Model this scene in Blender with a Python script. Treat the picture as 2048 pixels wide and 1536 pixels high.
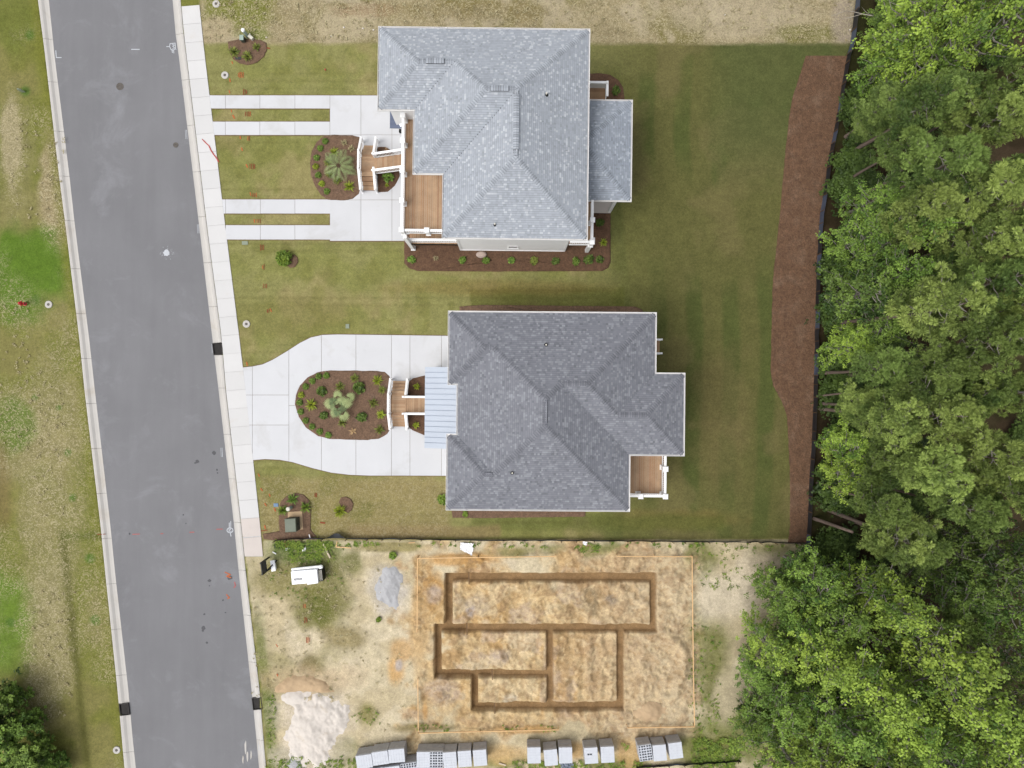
import bpy, bmesh, math, random
import numpy as np
from mathutils import Vector, Matrix

# ---------------------------------------------------------------- clear, camera, sky, sun, exposure
for o in list(bpy.data.objects):
    bpy.data.objects.remove(o)
scene = bpy.context.scene
COL = scene.collection
H = 52.5            # height of the drone above the ground, metres
PPM = 26.0          # photograph pixels per metre on the ground
CX, CY = 1024.0, 768.0

cam_d = bpy.data.cameras.new('camera')
cam = bpy.data.objects.new('camera', cam_d)
COL.objects.link(cam)
cam.location = (0, 0, H)
cam.rotation_euler = (0, 0, 0)
cam_d.sensor_width = 36.0
cam_d.lens = 36.0 * H * PPM / 2048.0
cam_d.clip_start = 0.5
cam_d.clip_end = 2000
scene.camera = cam

SUN_DIR = Vector((-0.50, -0.26, 1.0)).normalized()      # towards the sun
sun_el = math.asin(SUN_DIR.z)
sun_az = math.atan2(SUN_DIR.x, SUN_DIR.y)
world = bpy.data.worlds.new('World')
scene.world = world
world.use_nodes = True
wn = world.node_tree
wn.nodes.clear()
sky = wn.nodes.new('ShaderNodeTexSky')
sky.sky_type = 'NISHITA'
sky.sun_disc = False
sky.sun_elevation = sun_el
sky.sun_rotation = sun_az
sky.air_density = 1.0
sky.dust_density = 4.0
sky.ozone_density = 1.0
hsv = wn.nodes.new('ShaderNodeHueSaturation')           # overcast: the cloud cover greys the sky
hsv.inputs['Saturation'].default_value = 0.22
bg = wn.nodes.new('ShaderNodeBackground')
bg.inputs['Strength'].default_value = 0.15
wo = wn.nodes.new('ShaderNodeOutputWorld')
wn.links.new(sky.outputs[0], hsv.inputs['Color'])
wn.links.new(hsv.outputs[0], bg.inputs[0])
wn.links.new(bg.outputs[0], wo.inputs[0])

sun_d = bpy.data.lights.new('sun', 'SUN')
sun_d.energy = 1.0
sun_d.angle = math.radians(28)
sun_d.color = (1.0, 0.965, 0.92)
sun = bpy.data.objects.new('sun', sun_d)
COL.objects.link(sun)
sun.rotation_euler = (-SUN_DIR).to_track_quat('-Z', 'Y').to_euler()
sun.location = SUN_DIR * 80

vs = scene.view_settings
vs.view_transform = 'Standard'
vs.look = 'None'
vs.gamma = 1.0
vs.use_curve_mapping = False
vs.exposure = 0.50
scene.render.film_transparent = False
scene.cycles.max_bounces = 6
scene.cycles.diffuse_bounces = 3
scene.cycles.use_denoising = True

# ---------------------------------------------------------------- helpers
rnd = random.Random(7)
NR = np.random.default_rng(11)
GAIN = 1.55

def lin1(c):
    c /= 255.0
    return c / 12.92 if c <= 0.04045 else ((c + 0.055) / 1.055) ** 2.4

def A(r, g, b):                      # surface albedo for a colour as the daylight picture shows it
    return tuple(lin1(c) / GAIN for c in (r, g, b))

def P(px, py, z=0.0):
    f = (H - z) / H / PPM
    return Vector(((px - CX) * f, (CY - py) * f, z))

def G(px, py):
    return ((px - CX) / PPM, (CY - py) / PPM)

def put(o, label=None, cat=None, group=None, kind=None):
    if label: o['label'] = label
    if cat: o['category'] = cat
    if group: o['group'] = group
    if kind: o['kind'] = kind
    return o

def empty(name, loc, rz=0.0):
    o = bpy.data.objects.new(name, None)
    o.empty_display_size = 0.3
    o.location = loc
    o.rotation_euler = (0, 0, rz)
    COL.objects.link(o)
    return o

class MB:
    def __init__(s):
        s.v = []; s.f = []; s.m = []; s.c = []
        s.mat = 0; s.col = None
    def face(s, pts, col=None):
        n = len(s.v)
        s.v.extend([tuple(p) for p in pts])
        s.f.append(tuple(range(n, n + len(pts))))
        s.m.append(s.mat); s.c.append(col if col is not None else s.col)
    def hexa(s, p):                  # 8 points: bottom ring 0-3, top ring 4-7
        n = len(s.v)
        s.v.extend([tuple(q) for q in p])
        for q in ((3, 2, 1, 0), (4, 5, 6, 7), (0, 1, 5, 4), (1, 2, 6, 5), (2, 3, 7, 6), (3, 0, 4, 7)):
            s.f.append(tuple(n + i for i in q)); s.m.append(s.mat); s.c.append(s.col)
    def box(s, x0, x1, y0, y1, z0, z1):
        s.hexa([(x0, y0, z0), (x1, y0, z0), (x1, y1, z0), (x0, y1, z0), (x0, y0, z1), (x1, y0, z1), (x1, y1, z1), (x0, y1, z1)])
    def prism(s, poly, z0, z1, bottom=False):
        n = len(s.v); k = len(poly)
        s.v.extend([(p[0], p[1], z0) for p in poly]); s.v.extend([(p[0], p[1], z1) for p in poly])
        area = sum(poly[i][0] * poly[(i + 1) % k][1] - poly[(i + 1) % k][0] * poly[i][1] for i in range(k))
        top = tuple(range(n + k, n + 2 * k))
        s.f.append(top if area > 0 else top[::-1]); s.m.append(s.mat); s.c.append(s.col)
        for i in range(k):
            j = (i + 1) % k
            q = (n + i, n + j, n + k + j, n + k + i)
            s.f.append(q if area > 0 else q[::-1]); s.m.append(s.mat); s.c.append(s.col)
        if bottom:
            bt = tuple(range(n, n + k))
            s.f.append(bt[::-1] if area > 0 else bt); s.m.append(s.mat); s.c.append(s.col)
    def beam(s, p, q, w, h):         # bar from p to q, w across, h deep; p and q on its top centre line
        p = Vector(p); q = Vector(q)
        d = (q - p).normalized()
        side = d.cross(Vector((0, 0, 1)))
        side = side.normalized() if side.length > 1e-4 else Vector((1, 0, 0))
        up = side.cross(d).normalized()
        a = side * w / 2
        s.hexa([p - a - up * h, p + a - up * h, q + a - up * h, q - a - up * h, p - a, p + a, q + a, q - a])
    def tube(s, pts, rads, n=7, cap=True):
        rings = []
        for i, p in enumerate(pts):
            p = Vector(p)
            d = (Vector(pts[min(i + 1, len(pts) - 1)]) - Vector(pts[max(i - 1, 0)]))
            if d.length < 1e-6: d = Vector((0, 0, 1))
            d.normalize()
            x = d.cross(Vector((0.3, 0.9, 0.2))).normalized(); y = d.cross(x)
            st = len(s.v)
            for k in range(n):
                a = 2 * math.pi * k / n
                s.v.append(tuple(p + (x * math.cos(a) + y * math.sin(a)) * rads[i]))
            rings.append(st)
        for i in range(len(rings) - 1):
            for k in range(n):
                a, b = rings[i], rings[i + 1]
                s.f.append((a + k, a + (k + 1) % n, b + (k + 1) % n, b + k)); s.m.append(s.mat); s.c.append(s.col)
        if cap:
            for st in (rings[0], rings[-1]):
                s.f.append(tuple(st + k for k in range(n))); s.m.append(s.mat); s.c.append(s.col)
    def lathe(s, prof, n=20, c=(0, 0, 0)):   # prof: (r, z)
        st = len(s.v)
        for r, z in prof:
            for k in range(n):
                a = 2 * math.pi * k / n
                s.v.append((c[0] + r * math.cos(a), c[1] + r * math.sin(a), c[2] + z))
        for i in range(len(prof) - 1):
            for k in range(n):
                s.f.append((st + i * n + k, st + i * n + (k + 1) % n, st + (i + 1) * n + (k + 1) % n, st + (i + 1) * n + k))
                s.m.append(s.mat); s.c.append(s.col)
        s.f.append(tuple(st + (len(prof) - 1) * n + k for k in range(n))); s.m.append(s.mat); s.c.append(s.col)
    def mesh(s, name, mats, smooth=False, org=(0, 0, 0)):
        me = bpy.data.meshes.new(name)
        ox, oy, oz = org
        me.from_pydata([(a - ox, b - oy, c - oz) for a, b, c in s.v], [], s.f)
        for m in (mats if isinstance(mats, (list, tuple)) else [mats]):
            me.materials.append(m)
        if any(s.m): me.polygons.foreach_set('material_index', s.m)
        if any(c is not None for c in s.c):
            at = me.attributes.new('col', 'FLOAT_COLOR', 'FACE')
            at.data.foreach_set('color', np.array([(*(c or (1, 1, 1)), 1.0) for c in s.c], dtype=np.float32).ravel())
        if smooth: me.polygons.foreach_set('use_smooth', [True] * len(me.polygons))
        me.update()
        return me
    def build(s, name, mats, parent=None, smooth=False, org=(0, 0, 0), loc=None, bevel=0):
        o = bpy.data.objects.new(name, s.mesh(name, mats, smooth, org))
        COL.objects.link(o)
        if parent: o.parent = parent
        if loc is not None: o.location = loc
        if bevel:
            b = o.modifiers.new('bevel', 'BEVEL'); b.width = bevel; b.segments = 2; b.limit_method = 'ANGLE'
        return o

def link(name, me, parent=None, loc=(0, 0, 0), rz=0.0, sc=(1, 1, 1), mat=None):
    o = bpy.data.objects.new(name, me)
    COL.objects.link(o)
    o.location = loc; o.rotation_euler = (0, 0, rz); o.scale = sc
    if parent: o.parent = parent
    if mat:
        o.material_slots[0].link = 'OBJECT'; o.material_slots[0].material = mat
    return o

# ---------------------------------------------------------------- numpy noise
_tab = NR.random((6, 256, 256)).astype(np.float32)
def vnoise(x, y, seed=0):
    x = np.asarray(x, dtype=np.float64) + 1000.37; y = np.asarray(y, dtype=np.float64) + 1000.91
    xi = np.floor(x).astype(int); yi = np.floor(y).astype(int)
    fx = x - xi; fy = y - yi
    fx = fx * fx * (3 - 2 * fx); fy = fy * fy * (3 - 2 * fy)
    t = _tab[seed % 6]
    def g(a, b): return t[a % 256, b % 256]
    return (g(xi, yi) * (1 - fx) + g(xi + 1, yi) * fx) * (1 - fy) + (g(xi, yi + 1) * (1 - fx) + g(xi + 1, yi + 1) * fx) * fy
def fbm(x, y, scale, octs=4, seed=0):
    s = 0; a = 0.5; n = 0
    for k in range(octs):
        f = 2 ** k / scale
        s = s + a * vnoise(x * f + 17.3 * k + seed * 31.7, y * f - 9.1 * k + seed * 13.3, seed + k)
        n += a; a *= 0.5
    return s / n
def sstep(a, b, x):
    t = np.clip((x - a) / (b - a), 0, 1)
    return t * t * (3 - 2 * t)

# ---------------------------------------------------------------- materials
MATS = {}
class NT:
    def __init__(s, name):
        s.m = bpy.data.materials.new(name); s.m.use_nodes = True
        s.t = s.m.node_tree; s.t.nodes.clear()
        s.out = s.t.nodes.new('ShaderNodeOutputMaterial')
    def n(s, typ, **kw):
        nd = s.t.nodes.new('ShaderNode' + typ)
        for k, v in kw.items():
            if k in nd.inputs: nd.inputs[k].default_value = v
            else: setattr(nd, k, v)
        return nd
    def l(s, a, b): s.t.links.new(a, b)
    def noise(s, coord, scale, detail=4, rough=0.6, dist=0.0):
        nd = s.n('TexNoise'); nd.inputs['Scale'].default_value = scale; nd.inputs['Detail'].default_value = detail
        nd.inputs['Roughness'].default_value = rough; nd.inputs['Distortion'].default_value = dist
        s.l(coord, nd.inputs['Vector'])
        return nd.outputs['Fac']
    def rng(s, fac, a, b, c, d):
        nd = s.n('MapRange'); nd.inputs['From Min'].default_value = a; nd.inputs['From Max'].default_value = b
        nd.inputs['To Min'].default_value = c; nd.inputs['To Max'].default_value = d
        s.l(fac, nd.inputs['Value'])
        return nd.outputs['Result']
    def mix(s, fac, a, b, mode='MIX'):
        nd = s.n('Mix', data_type='RGBA', blend_type=mode)
        if isinstance(fac, float): nd.inputs[0].default_value = fac
        else: s.l(fac, nd.inputs[0])
        for sock, v in ((nd.inputs[6], a), (nd.inputs[7], b)):
            if isinstance(v, tuple): sock.default_value = (*v[:3], 1)
            else: s.l(v, sock)
        return nd.outputs[2]
    def mul(s, a, b):
        nd = s.n('Math', operation='MULTIPLY')
        s.l(a, nd.inputs[0])
        if isinstance(b, (int, float)): nd.inputs[1].default_value = b
        else: s.l(b, nd.inputs[1])
        return nd.outputs[0]
    def scale(s, col, fac):              # colour times a value
        nd = s.n('VectorMath', operation='SCALE')
        s.l(col, nd.inputs[0]); s.l(fac, nd.inputs['Scale'])
        return nd.outputs[0]
    def finish(s, col, rough=0.8, bump=None, bstr=0.3, bdist=0.02, metal=0.0, spec=0.3, trans=None):
        b = s.n('BsdfPrincipled')
        b.inputs['Roughness'].default_value = rough; b.inputs['Metallic'].default_value = metal
        b.inputs['Specular IOR Level'].default_value = spec
        if isinstance(col, tuple): b.inputs['Base Color'].default_value = (*col[:3], 1)
        else: s.l(col, b.inputs['Base Color'])
        if bump is not None:
            bp = s.n('Bump'); bp.inputs['Strength'].default_value = bstr; bp.inputs['Distance'].default_value = bdist
            s.l(bump, bp.inputs['Height']); s.l(bp.outputs[0], b.inputs['Normal'])
        if trans:
            tr = s.n('BsdfTranslucent')
            s.l(col, tr.inputs['Color'])
            mx = s.n('MixShader'); mx.inputs[0].default_value = trans
            s.l(b.outputs[0], mx.inputs[1]); s.l(tr.outputs[0], mx.inputs[2]); s.l(mx.outputs[0], s.out.inputs[0])
        else:
            s.l(b.outputs[0], s.out.inputs[0])
        return s.m

def mat(name, rgb, rough=0.75, var=0.12, scale=6.0, fine=60.0, fvar=0.08, bstr=0.25, bdist=0.01, metal=0.0, spec=0.3, use_attr=False, world_co=True, stain=None, per=0.0):
    k = NT(name)
    if world_co: co = k.n('NewGeometry').outputs['Position']
    else: co = k.n('TexCoord').outputs['Object']
    a = k.noise(co, scale, 5, 0.6); b = k.noise(co, fine, 3, 0.6)
    base = k.n('RGB'); base.outputs[0].default_value = (*rgb, 1); col = base.outputs[0]
    if use_attr:
        at = k.n('Attribute'); at.attribute_name = 'col'; col = at.outputs['Color']
    if stain:
        sc, lo, hi, scol, amt = stain
        f = k.rng(k.noise(co, sc, 6, 0.65, 0.4), lo, hi, 0.0, amt)
        col = k.mix(f, col, scol)
    col = k.scale(col, k.rng(a, 0.25, 0.75, 1 - var, 1 + var))
    col = k.scale(col, k.rng(b, 0.2, 0.8, 1 - fvar, 1 + fvar))
    if per:
        col = k.scale(col, k.rng(k.n('ObjectInfo').outputs['Random'], 0, 1, 1 - per, 1 + per))
    MATS[name] = k.finish(col, rough, b, bstr, bdist, metal, spec)
    return MATS[name]

mat('white_paint', (0.80, 0.80, 0.80), 0.5, 0.03, 1.5, 40, 0.02, 0.05)
mat('white_siding', (0.74, 0.74, 0.73), 0.55, 0.04, 1.2, 40, 0.02, 0.05)
mat('gutter_white', (0.68, 0.67, 0.66), 0.45, 0.05, 2.0, 60, 0.04, 0.05)
mat('concrete', A(226, 227, 230), 0.85, 0.035, 0.5, 25, 0.025, 0.2, stain=(0.30, 0.55, 0.72, A(203, 201, 198), 0.6), per=0.025)
mat('sidewalk_concrete', A(229, 228, 227), 0.85, 0.035, 0.5, 25, 0.03, 0.2, stain=(0.22, 0.60, 0.72, A(218, 206, 190), 0.5), per=0.03)
mat('old_concrete', A(224, 214, 207), 0.85, 0.05, 0.8, 25, 0.05, 0.2, stain=(1.1, 0.55, 0.8, A(196, 180, 166), 0.8))
mat('kerb_concrete', A(213, 209, 203), 0.9, 0.05, 0.7, 30, 0.05, 0.3, stain=(0.3, 0.55, 0.72, A(196, 184, 168), 0.7))
mat('joint_dark', A(120, 118, 114), 0.95)
mat('iron_and_core_shade', A(62, 58, 56), 0.6, 0.3, 8, 60, 0.1)  # iron of the drains; also the painted shade inside the block cores
mat('cast_iron', A(110, 104, 98), 0.7, 0.3, 8, 60, 0.15)
mat('mulch', A(122, 97, 78), 0.95, 0.22, 2.6, 9, 0.42, 0.8, 0.05, stain=(1.0, 0.55, 0.8, A(140, 116, 104), 0.6))
mat('mulch_red', A(116, 88, 67), 0.95, 0.26, 2.6, 9, 0.42, 1.0, 0.08, stain=(0.8, 0.50, 0.70, A(142, 118, 98), 0.5))
mat('mulch_fresh', A(110, 83, 64), 0.95, 0.22, 2.6, 9, 0.42, 0.8, 0.05)
mat('deck_wood', A(176, 135, 102), 0.7, 0.15, 2.0, 40, 0.1, 0.2, use_attr=True)
mat('raw_wood', A(248, 206, 152), 0.8, 0.12, 5, 60, 0.1)
mat('dark_wood', A(118, 92, 66), 0.8, 0.2, 5, 60, 0.1)
mat('pale_wood', A(222, 205, 180), 0.8, 0.12, 5, 60, 0.1)
mat('shingle_light', A(170, 176, 186), 0.9, 0.05, 0.6, 90, 0.07, 0.5, 0.01, use_attr=True)
mat('shingle_dark', A(120, 123, 133), 0.9, 0.05, 0.6, 90, 0.07, 0.5, 0.01, use_attr=True)
mat('roof_felt', A(128, 132, 140), 0.95)
mat('joint_pale', A(214, 213, 212), 0.95)
mat('metal_roof', A(200, 209, 222), 0.6, 0.04, 0.8, 60, 0.02, 0.05, metal=0.0, spec=0.2)
mat('metal_roof_blue', A(108, 118, 142), 0.45, 0.06, 0.8, 60, 0.03, 0.05, metal=0.2, spec=0.5)
mat('black_plastic', A(26, 26, 27), 0.5, 0.2, 6)
mat('pipe_grey', A(62, 62, 64), 0.5)
mat('block_grey', A(222, 226, 234), 0.9, 0.05, 3, 50, 0.08, 0.4, world_co=True)
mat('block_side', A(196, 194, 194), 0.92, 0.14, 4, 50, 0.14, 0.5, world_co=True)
mat('pallet_wood', A(170, 140, 105), 0.85, 0.15)
mat('toilet_white', (0.80, 0.81, 0.83), 0.4, 0.04, 3)
mat('silt_fabric', A(34, 36, 40), 0.55, 0.45, 1.1, 30, 0.15, 0.2, spec=0.5)
mat('silt_fabric_lit', A(74, 84, 102), 0.5, 0.25, 2.5, 30, 0.12, 0.2, spec=0.5)  # lit copy of the black fabric: bluish light on the folds put into colour
mat('hydrant_red', A(214, 52, 62), 0.4, 0.08)
mat('transformer_green', A(120, 128, 112), 0.55, 0.08, 2)
mat('transformer_side', A(70, 76, 66), 0.55, 0.08, 2)
mat('pedestal_green', A(170, 190, 178), 0.55, 0.06)
mat('cream_plastic', A(232, 228, 214), 0.5, 0.05)
mat('rock_pink', A(198, 178, 166), 0.9, 0.2, 6, 60, 0.15, 0.6, 0.02)
mat('lid_green', A(150, 160, 140), 0.6, 0.08)
mat('lid_blue', A(120, 150, 180), 0.6, 0.08)
mat('seam_metal', A(158, 168, 186), 0.6, 0.04, 0.8, 60, 0.02, 0.05, spec=0.2)
mat('soil_edge', A(128, 108, 80), 0.95, 0.2, 4, 20, 0.25)
mat('glass_dark', A(40, 44, 50), 0.15, 0.1, 3)
mat('orange_paint', A(206, 112, 66), 0.9, 0.2, 8, 40, 0.3)
mat('red_paint', A(150, 78, 52), 0.9, 0.2, 8, 40, 0.3)
mat('pink_paint', A(190, 110, 108), 0.9, 0.2, 8, 40, 0.3)
mat('white_mark', A(212, 216, 222), 0.85, 0.1, 8, 30, 0.1)
mat('oil_stain', A(84, 84, 88), 0.6, 0.2, 8, 30, 0.2)
mat('pale_dust', A(172, 173, 178), 0.9, 0.1, 2, 20, 0.1)
mat('tape_red', A(206, 84, 74), 0.6)
mat('white_film', (0.74, 0.74, 0.75), 0.35, 0.08, 3, 20, 0.05, 0.4, 0.03)
mat('clear_film', A(150, 160, 175), 0.25, 0.35, 5, 20, 0.3, 0.6, 0.05)
mat('gravel_grey', A(196, 196, 198), 0.95, 0.1, 2, 30, 0.18, 0.8, 0.04)
mat('sand_white', A(233, 224, 214), 0.95, 0.06, 1.2, 25, 0.07, 0.6, 0.03, stain=(0.9, 0.58, 0.7, A(214, 198, 174), 0.75))
mat('spoil_tan', A(206, 178, 142), 0.95, 0.1, 1.2, 25, 0.1, 0.6, 0.03)
mat('bark', A(122, 106, 96), 0.95, 0.2, 3, 30, 0.2, 0.6, 0.03, world_co=False)
mat('bark_grey', A(166, 160, 150), 0.95, 0.2, 3, 30, 0.2, 0.6, 0.03, world_co=False)
mat('twig_dead', A(186, 178, 166), 0.95, 0.1)
mat('brick_red', A(140, 84, 56), 0.9, 0.3, 5)

def leafmat(name, dark, bright, trans=0.07, hue=0.005, rough=0.6):
    k = NT(name)
    at = k.n('Attribute'); at.attribute_name = 'tone'
    oi = k.n('ObjectInfo')
    f = k.mix(at.outputs['Fac'], dark, bright)
    hs = k.n('HueSaturation')
    k.l(k.rng(oi.outputs['Random'], 0, 1, 0.5 - hue, 0.5 + hue), hs.inputs['Hue'])
    k.l(k.rng(oi.outputs['Random'], 0, 1, 0.88, 1.12), hs.inputs['Value'])
    k.l(f, hs.inputs['Color'])
    MATS[name] = k.finish(hs.outputs[0], rough, spec=0.25, trans=trans)
    return MATS[name]
leafmat('needle_light', (0.066, 0.110, 0.024), (0.385, 0.485, 0.125))
leafmat('needle_mid', (0.040, 0.075, 0.018), (0.25, 0.345, 0.085))
leafmat('leaf_bright', (0.058, 0.110, 0.016), (0.30, 0.415, 0.060))
leafmat('leaf_mid', (0.040, 0.086, 0.014), (0.205, 0.315, 0.052))
leafmat('leaf_dark', (0.024, 0.050, 0.010), (0.13, 0.19, 0.035))
leafmat('shrub_green', (0.065, 0.125, 0.020), (0.22, 0.33, 0.06), 0.15)
leafmat('shrub_lime', (0.14, 0.20, 0.016), (0.38, 0.43, 0.05), 0.15)
leafmat('yucca', (0.07, 0.105, 0.018), (0.25, 0.27, 0.055), 0.12)
leafmat('palm_grey', (0.085, 0.125, 0.05), (0.30, 0.35, 0.15), 0.15)
leafmat('dead_frond', (0.28, 0.17, 0.08), (0.48, 0.33, 0.17), 0.1)
leafmat('understory', (0.012, 0.026, 0.006), (0.075, 0.12, 0.020), 0.05)  # leaf colour darkened to paint in the shaded gaps between crowns
leafmat('weed', (0.07, 0.13, 0.018), (0.23, 0.31, 0.045), 0.15)
leafmat('straw', (0.25, 0.21, 0.10), (0.46, 0.41, 0.24), 0.1)
# ================================================================ GROUND
def ext(ys, xs):                     # polyline x(y) in photo pixels, carried on beyond the frame
    ys = [-3000] + ys + [4600]
    xs = [xs[0] + (xs[0] - xs[1]) / (ys[2] - ys[1]) * 3000] + xs + [xs[-1] + (xs[-1] - xs[-2]) / (ys[-2] - ys[-3]) * 3000]
    return lambda y: np.interp(y, ys, xs)
YS = [0, 77, 100, 350, 450, 680, 780, 1050, 1150, 1380, 1480, 1536]
L0 = ext(YS, [76, 86, 89, 118, 131, 159, 169, 201, 211, 235, 244, 249])
L1 = ext(YS, [96, 104, 106, 137, 148, 177, 188, 219, 229, 255, 264, 270])
R0 = ext(YS, [344, 351, 355, 385, 397, 424, 436, 467, 477, 502, 512, 517])
R1 = ext(YS, [361, 368, 371, 401, 413, 443, 451, 482, 492, 519, 527, 532])
W1 = ext([13, 100, 350, 450, 680, 780, 1050, 1113], [399, 408, 438, 450, 479, 491, 520, 526])

FENCE = [(1714, -60), (1712, 0), (1709, 25), (1700, 90), (1692, 118), (1680, 190), (1668, 260), (1655, 320), (1647, 380), (1640, 425), (1635, 480), (1632, 560),
         (1630, 640), (1628, 720), (1626, 800), (1623, 880), (1618, 960), (1615, 1040), (1612, 1085), (1608, 1130)]
_fy = [p[1] for p in FENCE]; _fx = [p[0] for p in FENCE]
FX = lambda y: np.interp(y, _fy, _fx)

TRENCH = [(889, 1314, 1147, 1165), (889, 905, 1147, 1258), (1301, 1314, 1147, 1262), (868, 1314, 1249, 1266), (868, 883, 1251, 1357), (868, 1107, 1340, 1357),
          (1093, 1107, 1253, 1417), (1234, 1249, 1253, 1419), (942, 956, 1344, 1423), (942, 1249, 1405, 1423)]

def axis(lo, hi, parts):
    out = [lo]
    for a, b, st in parts:
        n = max(1, int(round((b - a) / st)))
        out += list(np.linspace(a, b, n, endpoint=False))
    out += [parts[-1][1], hi]
    return np.array(sorted(set(out)))
gx = axis(-420, 420, [(-160, -44, 12), (-44, -8.2, 0.17), (-8.2, 15.4, 0.075), (15.4, 43, 0.2), (43, 160, 12)])
gy = axis(-420, 420, [(-160, -33, 12), (-33, -28.5, 0.15), (-28.5, -11.6, 0.075), (-11.6, 33, 0.19), (33, 160, 12)])
X, Y = np.meshgrid(gx, gy)
U = X * PPM + CX; V = CY - Y * PPM           # photo pixel of each ground point

n1 = fbm(U, V, 90, 4, 1); n2 = fbm(U, V, 30, 4, 2); n3 = fbm(U, V, 200, 3, 3); n4 = fbm(U, V, 14, 3, 4); n5 = fbm(U, V, 55, 4, 5)
colr = np.zeros(U.shape + (3,)); straw = np.zeros(U.shape)
def paint(mask, rgb):
    global colr
    colr = colr * (1 - mask[..., None]) + np.array(A(*rgb)) * mask[..., None]
def blob(cx, cy, rx, ry, soft=0.35, rough=0.9):
    d = np.sqrt(((U - cx) / rx) ** 2 + ((V - cy) / ry) ** 2) + rough * (n5 - 0.5) + 0.5 * rough * (n2 - 0.5)
    return 1 - sstep(1 - soft, 1 + soft, d)
def boxm(x0, x1, y0, y1, soft=2.0, jit=0.0):
    u = U + jit * (n2 - 0.5); v = V + jit * (n5 - 0.5)
    return sstep(x0 - soft, x0 + soft, u) * (1 - sstep(x1 - soft, x1 + soft, u)) * sstep(y0 - soft, y0 + soft, v) * (1 - sstep(y1 - soft, y1 + soft, v))

# --- verge west of the road
paint(np.ones_like(U), (138, 133, 80))
paint(sstep(0.40, 0.60, n1), (124, 126, 62))
paint(sstep(0.5, 0.68, n3) * 0.6, (150, 141, 98))
west = 1 - sstep(-6, 6, U - L0(V))
straw = west * sstep(0.42, 0.64, n1 * 0.5 + n3 * 0.5) * 0.8
paint(blob(115, 380, 34, 120), (162, 148, 112)); straw = np.maximum(straw, blob(115, 380, 34, 110))
paint(blob(30, 330, 40, 150) * 0.6, (142, 136, 90)); paint(blob(22, 290, 18, 90) * 0.8, (170, 158, 124)); straw = np.maximum(straw, blob(25, 300, 26, 110))
paint(blob(95, 1000, 60, 220) * 0.5, (154, 145, 104)); straw = np.maximum(straw, blob(95, 1000, 60, 220) * 0.9)
paint(blob(95, 1290, 45, 150) * 0.55, (156, 147, 108)); straw = np.maximum(straw, blob(95, 1290, 50, 150) * 0.9)
paint(blob(55, 545, 85, 85, 0.3), (98, 126, 44))
paint(blob(30, 850, 40, 50, 0.4) * 0.8, (98, 122, 48))
paint(blob(120, 100, 50, 130) * 0.8, (122, 128, 56))
paint(blob(20, 40, 40, 80) * 0.7, (112, 120, 56))
paint(blob(5, 1260, 50, 110, 0.5) * 0.9, (104, 132, 46))
for bx, by, br in ((135, 905, 7), (118, 815, 6), (180, 1117, 9), (60, 70, 9), (50, 182, 10), (145, 995, 7), (20, 1245, 8), (70, 795, 7), (190, 1240, 11), (70, 600, 12), (130, 260, 20)):
    paint(blob(bx, by, br, br, 0.4, 0.5) * 0.85, (88, 118, 48))
edge_w = west * (1 - sstep(4, 26, L0(V) - U))
paint(edge_w * 0.75, (124, 126, 54))
tx = np.interp(V, [1040, 1150, 1300, 1450, 1536], [122, 134, 150, 165, 175])
paint(np.exp(-((U - tx) / 9) ** 2) * sstep(1040, 1080, V) * west * 0.85, (98, 98, 50))
paint(np.exp(-((V - 1072) / 9) ** 2) * sstep(118, 130, U) * (1 - sstep(190, 205, U)) * 0.8, (98, 106, 48))
paint((1 - sstep(-10, 15, U - 8 - 14 * n5)) * sstep(860, 900, V) * (1 - sstep(1040, 1080, V)) * 0.4, (124, 98, 68))

# --- lawns of the two houses
lawn = boxm(395, 1720, 84, 1078, 2.5, 5) * sstep(2, 6, U - R1(V))
paint(lawn, (147, 145, 91))
paint(lawn * sstep(0.45, 0.62, n5) * 0.6, (136, 138, 76))
paint(lawn * sstep(0.52, 0.66, n1) * 0.7, (162, 150, 104))
paint(lawn * sstep(0.56, 0.70, n2) * 0.5, (124, 124, 66))
back = lawn * sstep(1120, 1330, U + 40 * (n3 - 0.5))
paint(back, (106, 105, 61))
band = 0.5 + 0.5 * np.sin(U / 11.5 + 1.3 * np.sin(V / 160.0) + 2 * n3)
paint(back * sstep(0.35, 0.8, band) * sstep(0.35, 0.55, n3) * 0.85, (88, 97, 51))
paint(back * sstep(0.5, 0.66, n1) * 0.6, (122, 114, 74))
paint(back * sstep(1380, 1480, U) * (1 - sstep(250, 420, V)) * 0.75, (90, 98, 56))
paint(back * blob(1445, 830, 60, 130) * 0.45, (124, 112, 74))
paint(back * blob(1330, 1040, 150, 20) * 0.7, (124, 112, 64))
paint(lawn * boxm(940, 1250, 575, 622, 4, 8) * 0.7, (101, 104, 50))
paint(lawn * boxm(940, 1450, 1030, 1062, 8, 16) * 0.6, (96, 104, 50))
paint(lawn * blob(600, 640, 130, 40) * 0.5, (128, 124, 70))
paint(lawn * boxm(520, 900, 955, 1078, 8, 20) * 0.8, (152, 138, 92))
paint(lawn * boxm(520, 900, 955, 1078, 8, 20) * sstep(0.5, 0.66, n5) * 0.6, (122, 120, 64))
paint(lawn * boxm(700, 1000, 1050, 1078, 5, 14) * 0.7, (150, 130, 92))
straw = np.maximum(straw, lawn * boxm(520, 900, 955, 1078, 8, 20) * 0.45)
paint(lawn * blob(1000, 575, 200, 14, 0.5) * 0.5, (134, 116, 66))
for rx in (416, 421, 446, 452, 459, 485):    # worn sod edge along the pavement
    pass
seam = np.exp(-((np.mod(V + 2 * n5, 15.5) - 7.7) / 0.8) ** 2) * lawn * (1 - sstep(1150, 1250, U))
paint(seam * 0.22, (92, 84, 44))

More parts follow.
